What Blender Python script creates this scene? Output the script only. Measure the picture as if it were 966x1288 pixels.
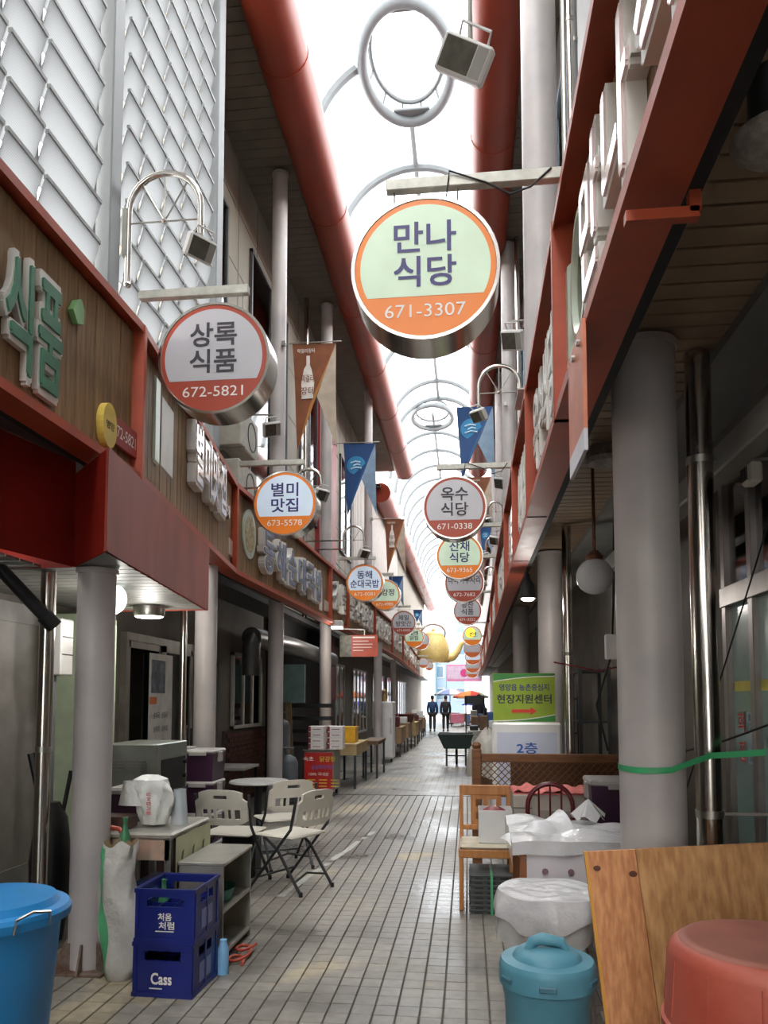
import bpy, math, random
from mathutils import Matrix, Vector, Euler
R = math.radians
rnd = random.Random(7)
scn = bpy.context.scene
col = scn.collection
for o in list(bpy.data.objects): bpy.data.objects.remove(o)

# ------------------------------------------------------------ camera, sky, exposure
F, CX, CY, H = 950.0, 483.0, 815.0, 1.55          # focal length and principal point in 966x1288 pixels, eye height in metres
YAW, PIT = math.atan(105 / F), math.atan(65 / F)
cd = bpy.data.cameras.new('camera'); cam = bpy.data.objects.new('camera', cd); col.objects.link(cam)
cam.location = (0, 0, H); cam.rotation_euler = (R(90) + PIT, 0, YAW)
cd.sensor_fit = 'VERTICAL'; cd.sensor_height = 36; cd.lens = F / 1288 * 36
cd.shift_y = (CY - 644) / 1288; cd.clip_start = .05; cd.clip_end = 500
scn.camera = cam
w = bpy.data.worlds.new('overcast_sky'); scn.world = w; w.use_nodes = True
bg = w.node_tree.nodes['Background']
bg.inputs['Color'].default_value = (1.0, .985, .955, 1); bg.inputs['Strength'].default_value = 2.3
sd = bpy.data.lights.new('sun', 'SUN'); sd.energy = 1.6; sd.angle = R(25); sd.color = (1, .97, .92)
sun = bpy.data.objects.new('sun', sd); col.objects.link(sun)
sun.location = (0, 60, 60); sun.rotation_euler = (R(38), R(-6), 0)     # high hazy sun ahead, over the far end of the alley
scn.view_settings.view_transform = 'Standard'; scn.view_settings.look = 'None'
scn.view_settings.exposure = 1.85; scn.view_settings.gamma = 1; scn.view_settings.use_curve_mapping = False

def ray(px, py):
    x, y, z = (px - CX) / F, (CY - py) / F, 1.0
    fy = z * math.cos(PIT) - y * math.sin(PIT); uz = z * math.sin(PIT) + y * math.cos(PIT)
    return x * math.cos(YAW) - fy * math.sin(YAW), x * math.sin(YAW) + fy * math.cos(YAW), uz
def P(px, py, X=None, Y=None, Z=None):
    a, b, c = ray(px, py)
    t = X / a if X is not None else Y / b if Y is not None else (Z - H) / c
    return Vector((a * t, b * t, H + c * t))

# ------------------------------------------------------------ materials
def lin(c): return tuple(((v / 255) / 12.92 if v / 255 <= .04045 else ((v / 255 + .055) / 1.055) ** 2.4) for v in c)
MATS = {}
def mat(name, c, rough=.5, metal=0, var=.12, scale=6, bump=0, bscale=60, c2=None, emit=0, alpha=1, stretch=None, world=False, rvar=0, rand=0, spec=None):
    if name in MATS: return MATS[name]
    m = bpy.data.materials.new(name); m.use_nodes = True; MATS[name] = m
    nt = m.node_tree; N = nt.nodes; L = nt.links; b = N['Principled BSDF']
    b.inputs['Roughness'].default_value = rough; b.inputs['Metallic'].default_value = metal; b.inputs['Alpha'].default_value = alpha
    if spec is not None: b.inputs['Specular IOR Level'].default_value = spec
    if world: vec = N.new('ShaderNodeNewGeometry').outputs['Position']
    else: vec = N.new('ShaderNodeTexCoord').outputs['Object']
    if stretch:
        mp = N.new('ShaderNodeMapping'); mp.inputs['Scale'].default_value = stretch; L.new(vec, mp.inputs[0]); vec = mp.outputs[0]
    n = N.new('ShaderNodeTexNoise'); n.inputs['Scale'].default_value = scale; n.inputs['Detail'].default_value = 6; L.new(vec, n.inputs['Vector'])
    r = N.new('ShaderNodeValToRGB'); L.new(n.outputs[0], r.inputs[0])
    a = lin(c); lo = tuple(v * (1 - var) for v in a); hi = tuple(min(1, v * (1 + var)) for v in a)
    if c2: hi = lin(c2); lo = a
    r.color_ramp.elements[0].position = .36; r.color_ramp.elements[1].position = .66
    r.color_ramp.elements[0].color = (*lo, 1); r.color_ramp.elements[1].color = (*hi, 1)
    out = r.outputs[0]
    if rand:
        oi = N.new('ShaderNodeObjectInfo'); hs = N.new('ShaderNodeHueSaturation'); mr = N.new('ShaderNodeMapRange')
        mr.inputs[3].default_value = 1 - rand; mr.inputs[4].default_value = 1 + rand
        L.new(oi.outputs['Random'], mr.inputs[0]); L.new(mr.outputs[0], hs.inputs['Value']); L.new(out, hs.inputs['Color']); out = hs.outputs[0]
    L.new(out, b.inputs['Base Color'])
    if emit: L.new(out, b.inputs['Emission Color']); b.inputs['Emission Strength'].default_value = emit
    if rvar:
        mr = N.new('ShaderNodeMapRange'); mr.inputs[3].default_value = max(.03, rough - rvar); mr.inputs[4].default_value = min(1, rough + rvar)
        L.new(n.outputs[0], mr.inputs[0]); L.new(mr.outputs[0], b.inputs['Roughness'])
    if bump:
        n2 = N.new('ShaderNodeTexNoise'); n2.inputs['Scale'].default_value = bscale; n2.inputs['Detail'].default_value = 4; L.new(vec, n2.inputs['Vector'])
        bp = N.new('ShaderNodeBump'); bp.inputs['Strength'].default_value = bump; bp.inputs['Distance'].default_value = .02
        L.new(n2.outputs[0], bp.inputs['Height']); L.new(bp.outputs[0], b.inputs['Normal'])
    return m
def sheet_mat(name, c, transl, transp, tint=(1, 1, 1), ribs=0):      # translucent plastic sheet
    m = bpy.data.materials.new(name); m.use_nodes = True; MATS[name] = m
    nt = m.node_tree; N = nt.nodes; L = nt.links
    for x in list(N): N.remove(x)
    out = N.new('ShaderNodeOutputMaterial'); d = N.new('ShaderNodeBsdfDiffuse'); t = N.new('ShaderNodeBsdfTranslucent'); p = N.new('ShaderNodeBsdfTransparent')
    d.inputs[0].default_value = (*lin(c), 1); t.inputs[0].default_value = (*lin(c), 1); p.inputs[0].default_value = (*tint, 1)
    if ribs:
        tc = N.new('ShaderNodeTexCoord'); wv = N.new('ShaderNodeTexWave'); wv.bands_direction = 'Z'; wv.inputs['Scale'].default_value = ribs; wv.inputs['Distortion'].default_value = .3
        L.new(tc.outputs['Object'], wv.inputs[0]); rp = N.new('ShaderNodeValToRGB'); L.new(wv.outputs[0], rp.inputs[0])
        a = lin(c); rp.color_ramp.elements[0].color = (*(v * .78 for v in a), 1); rp.color_ramp.elements[1].color = (*a, 1)
        L.new(rp.outputs[0], t.inputs[0]); L.new(rp.outputs[0], d.inputs[0])
    m1 = N.new('ShaderNodeMixShader'); m1.inputs[0].default_value = transl; L.new(d.outputs[0], m1.inputs[1]); L.new(t.outputs[0], m1.inputs[2])
    m2 = N.new('ShaderNodeMixShader'); m2.inputs[0].default_value = transp; L.new(m1.outputs[0], m2.inputs[1]); L.new(p.outputs[0], m2.inputs[2])
    L.new(m2.outputs[0], out.inputs[0]); return m
def glass_mat(name, tint, refl=.12):
    m = bpy.data.materials.new(name); m.use_nodes = True; MATS[name] = m
    nt = m.node_tree; N = nt.nodes; L = nt.links
    for x in list(N): N.remove(x)
    out = N.new('ShaderNodeOutputMaterial'); g = N.new('ShaderNodeBsdfGlossy'); g.inputs['Roughness'].default_value = .05; p = N.new('ShaderNodeBsdfTransparent')
    p.inputs[0].default_value = (*tint, 1); fr = N.new('ShaderNodeFresnel'); fr.inputs[0].default_value = 1.5
    ad = N.new('ShaderNodeMath'); ad.inputs[1].default_value = refl * .5; L.new(fr.outputs[0], ad.inputs[0])
    mx = N.new('ShaderNodeMixShader'); L.new(ad.outputs[0], mx.inputs[0]); L.new(p.outputs[0], mx.inputs[1]); L.new(g.outputs[0], mx.inputs[2])
    L.new(mx.outputs[0], out.inputs[0]); return m
glass = glass_mat('window_glass', (.55, .62, .62)); teal_glass = glass_mat('teal_window_glass', (.42, .60, .58), .25)

red_steel = mat('red_steel', (168, 70, 40), .5, 0, .14, 5, .05, rvar=.1)
red_paint = mat('red_sheet', (140, 36, 24), .42, 0, .12, 2.5)
worn_red = mat('worn_red_sheet', (150, 70, 54), .55, 0, .22, 3, stretch=(1, 1, .3))
red_tube = mat('red_gutter_metal', (140, 50, 28), .42, 0, .12, 1.2, rvar=.1)
grey_paint = mat('grey_paint', (126, 129, 130), .45, 0, .07, 3, .03)
col_paint = mat('column_paint', (172, 166, 164), .42, 0, .08, 2.5, .04, c2=(190, 182, 178))
white_tube = mat('white_tube', (98, 102, 103), .45, 0, .05)
steel = mat('stainless', (196, 190, 182), .2, 1, .06, 4, rvar=.07)
dull_steel = mat('dull_steel', (170, 168, 160), .38, 1, .12, 7, .03)
galv = mat('galvanised', (176, 174, 164), .5, .55, .15, 12)
wood_plank = mat('wood_plank', (112, 86, 56), .62, 0, .2, 5, .12, 30, c2=(150, 118, 80), stretch=(6, 6, .7), rand=.16)
soffit_m = mat('soffit_board', (108, 100, 88), .6, 0, .1, 3)
ceil_m = mat('ceiling_board', (150, 128, 104), .6, 0, .12, 4, rand=.06)
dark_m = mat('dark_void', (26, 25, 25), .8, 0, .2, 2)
char_m = mat('charcoal_metal', (52, 54, 56), .45, .3, .12)
beige_wall = mat('beige_wall_panel', (142, 134, 120), .6, 0, .06, 2)
far_white = mat('pale_siding', (214, 206, 200), .6, 0, .06)
plaster = mat('dirty_plaster', (112, 106, 98), .75, 0, .16, 2.5, .1)
white_pl = mat('white_plastic', (226, 224, 220), .35, 0, .04)
cream_pl = mat('cream_plastic', (206, 200, 186), .4, 0, .06)
black_pl = mat('black_plastic', (22, 22, 24), .45, 0, .2)
cable_m = mat('black_cable', (24, 22, 22), .6)
orange_f = mat('orange_face', (206, 102, 44), .35, 0, .03)
orange_lit = mat('orange_face_lit', (222, 120, 26), .35, 0, .03, emit=.05)
red_f = mat('rust_red_face', (168, 68, 46), .4, 0, .05)
white_f = mat('white_face', (190, 188, 192), .35, 0, .02)
lit_green = mat('lit_face_greenish', (190, 210, 184), .35, 0, .07, 3, emit=.08)
lit_cool = mat('lit_face_cool', (190, 204, 218), .35, 0, .03, emit=.11)
purple_t = mat('purple_letter', (34, 14, 104), .4, 0, .04)
dark_t = mat('dark_letter', (52, 46, 56), .45, 0, .05)
white_t = mat('white_letter', (236, 230, 222), .4, 0, .02)
bulb = mat('lamp_glow', (255, 250, 236), .4, 0, 0, emit=4)

# ------------------------------------------------------------ mesh builder
ORG = {}
class MB:
    def __init__(s, xf=None): s.v = []; s.f = []; s.sm = []; s.xf = xf
    def add(s, vs, fs, smooth=False):
        b = len(s.v)
        s.v += [(s.xf @ Vector(p)) if s.xf else Vector(p) for p in vs]
        s.f += [[i + b for i in f] for f in fs]; s.sm += [smooth] * len(fs); return s
    def box(s, x0, x1, y0, y1, z0, z1, b=0, m=None):
        x0, x1 = sorted((x0, x1)); y0, y1 = sorted((y0, y1)); z0, z1 = sorted((z0, z1))
        b = min(b, (x1 - x0) * .45, (y1 - y0) * .45, (z1 - z0) * .45)
        V = []; F_ = []; lo = (x0, y0, z0); hi = (x1, y1, z1)
        if b <= 0:
            V = [(x, y, z) for x in (x0, x1) for y in (y0, y1) for z in (z0, z1)]
            F_ = [(0, 1, 3, 2), (4, 6, 7, 5), (0, 4, 5, 1), (2, 3, 7, 6), (0, 2, 6, 4), (1, 5, 7, 3)]
        else:
            ix = {}
            for sx in (0, 1):
                for sy in (0, 1):
                    for sz in (0, 1):
                        sg = (sx, sy, sz); cr = [hi[k] if sg[k] else lo[k] for k in range(3)]
                        for ax in range(3):
                            p = [cr[k] + (0 if k == ax else (-b if sg[k] else b)) for k in range(3)]
                            ix[(sg, ax)] = len(V); V.append(tuple(p))
            for ax in range(3):
                o1, o2 = [k for k in range(3) if k != ax]
                for sd_ in (0, 1):
                    q = []
                    for (a, c) in ((0, 0), (1, 0), (1, 1), (0, 1)):
                        sg = [0, 0, 0]; sg[ax] = sd_; sg[o1] = a; sg[o2] = c; q.append(ix[(tuple(sg), ax)])
                    F_.append(q if (sd_ == 1) == (ax != 1) else q[::-1])
                for a in (0, 1):
                    for c in (0, 1):
                        g0 = [0, 0, 0]; g1 = [0, 0, 0]; g0[ax] = 0; g1[ax] = 1; g0[o1] = g1[o1] = a; g0[o2] = g1[o2] = c; g0, g1 = tuple(g0), tuple(g1)
                        F_.append([ix[(g0, o1)], ix[(g1, o1)], ix[(g1, o2)], ix[(g0, o2)]])
            for sx in (0, 1):
                for sy in (0, 1):
                    for sz in (0, 1): F_.append([ix[((sx, sy, sz), k)] for k in range(3)])
        if m is not None: V = [m @ Vector(p) for p in V]
        return s.add(V, F_)
    def bar(s, p, q, w_, h_, b=0, up=(0, 0, 1)):
        p, q = Vector(p), Vector(q); d = q - p; l = d.length; d.normalize(); u = Vector(up)
        if abs(d.dot(u)) > .98: u = Vector((0, 1, 0))
        sx = d.cross(u).normalized(); u = sx.cross(d)
        m = Matrix(((sx.x, d.x, u.x, p.x), (sx.y, d.y, u.y, p.y), (sx.z, d.z, u.z, p.z), (0, 0, 0, 1)))
        return s.box(-w_ / 2, w_ / 2, 0, l, -h_ / 2, h_ / 2, b, m)
    def tube(s, path, r, n=10, closed=False, caps=True):
        path = [Vector(p) for p in path]; k = len(path); rs = r if isinstance(r, (list, tuple)) else [r] * k
        V = []; Fc = []; prev = None
        for i, p in enumerate(path):
            if closed: t = path[(i + 1) % k] - path[i - 1]
            else: t = path[min(i + 1, k - 1)] - path[max(i - 1, 0)]
            t.normalize()
            if prev is None:
                a = Vector((0, 0, 1)) if abs(t.z) < .9 else Vector((1, 0, 0)); nn = t.cross(a).normalized()
            else: nn = (prev - t * prev.dot(t)).normalized()
            prev = nn; bb = t.cross(nn)
            for j in range(n):
                an = 2 * math.pi * j / n; V.append(p + (nn * math.cos(an) + bb * math.sin(an)) * rs[i])
        for i in range(k if closed else k - 1):
            for j in range(n):
                a, b = i * n + j, i * n + (j + 1) % n; c, d = ((i + 1) % k) * n + (j + 1) % n, ((i + 1) % k) * n + j
                Fc.append((a, b, c, d))
        s.add(V, Fc, True)
        if caps and not closed:
            s.add(V[:n], [list(range(n))[::-1]]); s.add(V[-n:], [list(range(n))])
        return s
    def lathe(s, prof, c=(0, 0, 0), n=24, axis='Z', sx=1, sy=1, smooth=True):
        V = []; Fc = []; k = len(prof)
        for (r, z) in prof:
            for j in range(n):
                a = 2 * math.pi * j / n; x, y = r * math.cos(a) * sx, r * math.sin(a) * sy
                p = (x, y, z) if axis == 'Z' else (x, z, y) if axis == 'Y' else (z, x, y)
                V.append((p[0] + c[0], p[1] + c[1], p[2] + c[2]))
        fl = axis == 'Y'
        for i in range(k - 1):
            for j in range(n):
                q = (i * n + j, i * n + (j + 1) % n, (i + 1) * n + (j + 1) % n, (i + 1) * n + j); Fc.append(q[::-1] if fl else q)
        s.add(V, Fc, smooth)
        for (i, rev) in ((0, True), (k - 1, False)):
            if prof[i][0] > 1e-4: s.add(V[i * n:(i + 1) * n], [list(range(n))[::-1] if rev != fl else list(range(n))])
        return s
    def prism(s, poly, fn, t0, t1):             # fn(u, v, t) -> point; poly counter-clockwise
        n = len(poly); V = [fn(u, v, t0) for u, v in poly] + [fn(u, v, t1) for u, v in poly]
        Fc = [list(range(n))[::-1], list(range(n, 2 * n))]
        s.add(V, Fc); s.add(V, [(i, (i + 1) % n, n + (i + 1) % n, n + i) for i in range(n)]); return s
    def grid(s, fn, nu, nv, smooth=True, thick=0):
        V = [fn(i / nu, j / nv) for j in range(nv + 1) for i in range(nu + 1)]
        s.add(V, [(j * (nu + 1) + i, j * (nu + 1) + i + 1, (j + 1) * (nu + 1) + i + 1, (j + 1) * (nu + 1) + i) for j in range(nv) for i in range(nu)], smooth); return s
    def holes(s, xs, zs, skip, t, fn=None):      # slab with rectangular holes in x,z; thickness t in y; fn bends it
        fn = fn or (lambda x, y, z: (x, y, z)); sk = lambda i, j: i < 0 or j < 0 or i >= len(xs) - 1 or j >= len(zs) - 1 or (i, j) in skip
        for i in range(len(xs) - 1):
            for j in range(len(zs) - 1):
                if sk(i, j): continue
                a, b, c, d = xs[i], xs[i + 1], zs[j], zs[j + 1]
                V = [fn(x, y, z) for y in (0, t) for x, z in ((a, c), (b, c), (b, d), (a, d))]
                Fc = [(0, 1, 2, 3), (7, 6, 5, 4)]
                if sk(i, j - 1): Fc.append((0, 4, 5, 1))
                if sk(i + 1, j): Fc.append((1, 5, 6, 2))
                if sk(i, j + 1): Fc.append((2, 6, 7, 3))
                if sk(i - 1, j): Fc.append((3, 7, 4, 0))
                s.add(V, Fc)
        return s
    def build(s, name, m, parent=None, local=False):
        me = bpy.data.meshes.new(name); o = bpy.data.objects.new(name, me)
        if parent is not None: g = Vector((0, 0, 0)) if local else ORG.get(parent.name, Vector((0, 0, 0)))
        else:
            xs = [p.x for p in s.v]; ys = [p.y for p in s.v]; zs = [p.z for p in s.v]
            g = Vector(((min(xs) + max(xs)) / 2, (min(ys) + max(ys)) / 2, min(zs)))
        me.from_pydata([tuple(p - g) for p in s.v], [], s.f); me.polygons.foreach_set('use_smooth', s.sm)
        me.materials.append(m); me.update(); col.objects.link(o)
        if any(s.sm): me.set_sharp_from_angle(angle=R(38))
        if parent is not None: o.parent = parent
        else: o.location = g
        ORG[o.name] = g; return o
def tag(o, label=None, cat=None, group=None, kind=None):
    if label: o['label'] = label
    if cat: o['category'] = cat
    if group: o['group'] = group
    if kind: o['kind'] = kind
    return o
def thing(name, label, cat, loc=(0, 0, 0), rz=0, group=None):
    o = bpy.data.objects.new(name, None); col.objects.link(o); o.location = loc; o.rotation_euler = (0, 0, rz); o.empty_display_size = .1
    ORG[o.name] = Vector(loc); return tag(o, label, cat, group)
def child(name, data, m, parent, loc=(0, 0, 0), rot=(0, 0, 0)):       # a piece that shares mesh data
    o = bpy.data.objects.new(name, data); col.objects.link(o); o.parent = parent; o.location = Vector(loc) - ORG.get(parent.name, Vector((0, 0, 0))); o.rotation_euler = rot
    if m and not data.materials: data.materials.append(m)
    return o
def dup(o, loc, rz=None, label=None, parent=None):
    c = o.copy(); col.objects.link(c)
    if parent is not None: c.parent = parent
    else:
        c.location = loc
        if rz is not None: c.rotation_euler = (0, 0, rz)
        if label: c['label'] = label
    ORG[c.name] = Vector(loc) if parent is None else ORG[parent.name]
    for ch in list(o.children): dup(ch, (0, 0, 0), parent=c)
    return c
def struct(mb, name, m, parent=None):
    o = mb.build(name, m, parent)
    if parent is None: o['kind'] = 'structure'
    return o

# lettering: outlines of the built-in font turned into mesh, fitted to a box
TXT = {}
def glyphs(s, bold=0, ext=0):
    k = (s, bold, ext)
    if k not in TXT:
        cu = bpy.data.curves.new('lettering', 'FONT'); cu.body = s; cu.offset = bold; cu.extrude = ext; cu.resolution_u = 3; cu.align_x = 'CENTER'
        o = bpy.data.objects.new('lettering', cu); col.objects.link(o); bpy.context.view_layer.update()
        me = bpy.data.meshes.new_from_object(o.evaluated_get(bpy.context.evaluated_depsgraph_get()))
        TXT[k] = ([tuple(v.co) for v in me.vertices], [tuple(p.vertices) for p in me.polygons])
        bpy.data.objects.remove(o); bpy.data.curves.remove(cu); bpy.data.meshes.remove(me)
    return TXT[k]
def text(mb, s, o, ux, uy, width=None, height=None, bold=.02, ext=0, depth=0):
    """lettering centred on o, spanned by unit vectors ux (reading direction) and uy (up)"""
    V0, F0 = glyphs(s, 0, 1 if depth else 0)
    if not V0: return mb
    V, Fc = [], []; nd = 1 if bold <= .006 else 4 if bold < .05 else 8          # heavier strokes: the outline repeated around itself, each a hair in front
    for k in range(nd):
        a = 2.4 * k + .3 if depth else 2 * math.pi * (k + .5) / nd; b0 = len(V); e = 0 if nd == 1 else bold * .62
        V += [(v[0] + e * math.cos(a), v[1] + e * math.sin(a), v[2] + (.012 * k if depth else 0), k) for v in V0]; Fc += [tuple(i + b0 for i in f) for f in F0]
    x0, x1 = min(v[0] for v in V), max(v[0] for v in V); y0, y1 = min(v[1] for v in V), max(v[1] for v in V)
    kx = (width / (x1 - x0)) if width else None; ky = (height / (y1 - y0)) if height else None
    kx = kx or ky; ky = ky or kx
    o, ux, uy = Vector(o), Vector(ux), Vector(uy); n = ux.cross(uy)
    mb.add([o + ux * ((v[0] - (x0 + x1) / 2) * kx) + uy * ((v[1] - (y0 + y1) / 2) * ky) + n * (v[2] * depth / 2 + depth / 2 + (0 if depth else .00025 * v[3])) for v in V], Fc); return mb
UX, UZ = Vector((1, 0, 0)), Vector((0, 0, 1))
# ------------------------------------------------------------ floor
def floor_mat(name, joints):
    m = bpy.data.materials.new(name); m.use_nodes = True; nt = m.node_tree; N = nt.nodes; L = nt.links; b = N['Principled BSDF']
    g = N.new('ShaderNodeNewGeometry').outputs['Position']
    n1 = N.new('ShaderNodeTexNoise'); n1.inputs['Scale'].default_value = .9; n1.inputs['Detail'].default_value = 5; n1.inputs['Distortion'].default_value = .6; L.new(g, n1.inputs['Vector'])
    n2 = N.new('ShaderNodeTexNoise'); n2.inputs['Scale'].default_value = 14; n2.inputs['Detail'].default_value = 6; L.new(g, n2.inputs['Vector'])
    r1 = N.new('ShaderNodeValToRGB'); e = r1.color_ramp.elements; L.new(n1.outputs[0], r1.inputs[0])
    e[0].position = .36; e[0].color = (*lin((100, 95, 89)), 1); e[1].position = .60; e[1].color = (*lin((148, 141, 130)), 1)
    x = e.new(.64); x.color = (*lin((176, 162, 136)), 1)
    r2 = N.new('ShaderNodeValToRGB'); L.new(n2.outputs[0], r2.inputs[0]); r2.color_ramp.elements[0].position = .3; r2.color_ramp.elements[0].color = (.72, .72, .72, 1); r2.color_ramp.elements[1].position = .7
    mx = N.new('ShaderNodeMix'); mx.data_type = 'RGBA'; mx.blend_type = 'MULTIPLY'; mx.inputs[0].default_value = 1; L.new(r1.outputs[0], mx.inputs[6]); L.new(r2.outputs[0], mx.inputs[7])
    out = mx.outputs[2]
    if not joints:
        oi = N.new('ShaderNodeObjectInfo'); hs = N.new('ShaderNodeHueSaturation'); mr = N.new('ShaderNodeMapRange'); mr.inputs[3].default_value = .88; mr.inputs[4].default_value = 1.1
        L.new(oi.outputs['Random'], mr.inputs[0]); L.new(mr.outputs[0], hs.inputs['Value']); L.new(out, hs.inputs['Color']); out = hs.outputs[0]
    else:
        bt = N.new('ShaderNodeTexBrick'); bt.offset = 0; bt.inputs['Scale'].default_value = 1; bt.inputs['Brick Width'].default_value = .115; bt.inputs['Row Height'].default_value = .12; bt.inputs['Mortar Size'].default_value = .006
        bt.inputs['Mortar'].default_value = (.22, .22, .22, 1); bt.inputs['Color1'].default_value = (1, 1, 1, 1); bt.inputs['Color2'].default_value = (.9, .9, .9, 1); L.new(g, bt.inputs[0])
        m3 = N.new('ShaderNodeMix'); m3.data_type = 'RGBA'; m3.blend_type = 'MULTIPLY'; m3.inputs[0].default_value = 1; L.new(out, m3.inputs[6]); L.new(bt.outputs[0], m3.inputs[7]); out = m3.outputs[2]
    L.new(out, b.inputs['Base Color'])
    mr = N.new('ShaderNodeMapRange'); mr.inputs[1].default_value = .35; mr.inputs[2].default_value = .65; mr.inputs[3].default_value = .26; mr.inputs[4].default_value = .55
    L.new(n1.outputs[0], mr.inputs[0]); L.new(mr.outputs[0], b.inputs['Roughness'])
    bp = N.new('ShaderNodeBump'); bp.inputs['Strength'].default_value = .25; bp.inputs['Distance'].default_value = .01; L.new(n2.outputs[0], bp.inputs['Height']); L.new(bp.outputs[0], b.inputs['Normal'])
    return m
tile_m = floor_mat('floor_tile', False); far_tile = floor_mat('floor_tile_far', True)
grout = mat('floor_joint', (86, 80, 72), .8, 0, .2, 20)
floor = struct(MB().box(-3.6, 2.0, -24, 12.4, -.15, -.009), 'floor', grout)
struct(MB().box(-3.6, 2.0, 12.4, 60, -.15, 0), 'floor', far_tile)
struct(MB().box(-60, 60, 60, 160, -.15, -.01), 'floor', mat('road_concrete', (214, 210, 204), .8, 0, .05))
TX, TY = .115, .12
def tile_geo(mb, x, y):
    a, b, t = TX / 2 - .004, TY / 2 - .002, .003
    V = [(x + sx * (a - k * t), y + sy * (b - k * t), -.012 if k == 0 and False else (-k2)) for (k, k2) in ((0, .010), (0, .0025), (1, 0)) for sx, sy in ((-1, -1), (1, -1), (1, 1), (-1, 1))]
    Fc = [(8, 9, 10, 11)]
    for l in (0, 4):
        for i in range(4): Fc.append((l + i, l + (i + 1) % 4, l + 4 + (i + 1) % 4, l + 4 + i))
    mb.add(V, Fc)
tmb = MB(); tile_geo(tmb, 0, 0)
tme = bpy.data.meshes.new('tile'); tme.from_pydata([tuple(v) for v in tmb.v], [], tmb.f); tme.materials.append(tile_m)
cells = []
for j in range(-25, 97):
    for i in range(-22, 14): cells.append((.04 + i * TX, .75 + j * TY))
vis = [c for c in cells if c[1] > 3.3 and abs(c[0] + .85) < 1.15]
vis.sort(key=lambda c: c[1]); near = set(vis[:300])
rest = MB()
for c in cells:
    if c in near:
        o = child('tile', tme, tile_m, floor, (c[0], c[1], rnd.uniform(-.001, .001)), (rnd.uniform(-.008, .008), rnd.uniform(-.008, .008), rnd.uniform(-.01, .01)))
    else: tile_geo(rest, *c)
tag(rest.build('tile', tile_m, floor), kind='stuff')

la, lb = P(352, 1128, Z=0), P(470, 1046, Z=0); ln = MB(); dv = (lb - la); nv_ = Vector((-dv.y, dv.x, 0)).normalized()
pts_ = [la + dv * (k / 24) for k in range(25)]
ln.add([p_ + nv_ * (s_ * (.03 + rnd.uniform(-.012, .012))) + Vector((0, 0, .0025)) for p_ in pts_ for s_ in (1, -1)], [(2 * i, 2 * i + 1, 2 * i + 3, 2 * i + 2) for i in range(24) if rnd.random() > .12])
tag(ln.build('paint_line', mat('worn_paint', (186, 186, 178), .6, 0, .15, 20), floor), 'worn pale paint line across the tiles')
# ------------------------------------------------------------ arcade roof
vault_m = sheet_mat('vault_sheet', (232, 240, 248), .78, .22, (.97, .98, 1))
def vault(y0, y1, xc, r, z0, name):
    mb = MB(); n = 14
    mb.grid(lambda u, v: (xc - (r + .04) * math.cos(math.pi * u), y0 + (y1 - y0) * v, z0 + (r + .04) * math.sin(math.pi * u)), n, 1)
    return struct(mb, name, vault_m)
vault(-26, 25, -.9, 1.5, 10.2, 'ceiling'); vault(25, 58, -1.15, 1.75, 9.9, 'ceiling')
def arch(y, xc, r, z0, t=.05, a0=0, a1=180, n=18):
    return MB().tube([(xc - r * math.cos(R(a0 + (a1 - a0) * k / n)), y, z0 + r * math.sin(R(a0 + (a1 - a0) * k / n))) for k in range(n + 1)], t, 8)
vr = thing('vault_frame', 'white tubular arches and ridge of the first glazed arcade vault', 'roof frame', (-.9, 4, 10.2))
for y in (-20, -16, -12, -8, -4, -.5, 3.2, 6.4, 13.7, 17, 20.2, 23.4, 28.0 - 3.2): arch(y, -.9, 1.46, 10.2, .08).build('arch', white_tube, vr)
for y in (11.1, ): 
    arch(y, -.9, 1.46, 10.2, .085, 0, 58, 8).build('arch', white_tube, vr); arch(y, -.9, 1.46, 10.2, .085, 122, 180, 8).build('arch', white_tube, vr)
for (a, b) in ((-25, 9.9), (12.35, 24.9)): MB().tube([(-.9, a, 11.66), (-.9, b, 11.66)], .05, 8).build('ridge_tube', white_tube, vr)
vr2 = thing('vault_frame', 'thin white arches of the lower vault beyond the first roof', 'roof frame', (-1.15, 30, 9.9))
for k in range(15): arch(27.9 + 2.0 * k, -1.15, 1.70, 9.9, .075).build('arch', white_tube, vr2)
MB().tube([(-1.15, 26, 11.6), (-1.15, 57, 11.6)], .05, 8).build('ridge_tube', white_tube, vr2)
for yc, lab in ((11.1, 'large white oval ring frame in the vault above the big lit round sign'), (25.8, 'small white oval ring frame in the vault further along the arcade')):
    t = thing('oval_ring', lab, 'ring frame', (-.86, yc, 11.3))
    xc = -.86 if yc < 20 else -1.15
    el = lambda a, b, z: [(xc + a * math.cos(2 * math.pi * k / 40), yc + b * math.sin(2 * math.pi * k / 40), z) for k in range(40)]
    MB().tube(el(.70, 1.12, 11.38), .085, 12, closed=True).build('outer_ring', white_tube, t)
    MB().tube(el(.58, .98, 11.62), .04, 8, closed=True).build('inner_ring', white_tube, t)
    for k in range(12):
        a = 2 * math.pi * (k + .5) / 12
        MB().bar((xc + .68 * math.cos(a), yc + 1.1 * math.sin(a), 11.4), (xc + .58 * math.cos(a), yc + .98 * math.sin(a), 11.62), .03, .03).build('bracket', white_tube, t)
    for s in (-1, 1): MB().bar((xc - .3, yc + s * 1.0, 11.45), (xc + .3, yc + s * 1.0, 11.45), .2, .05, .01).build('end_plate', white_tube, t)
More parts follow.
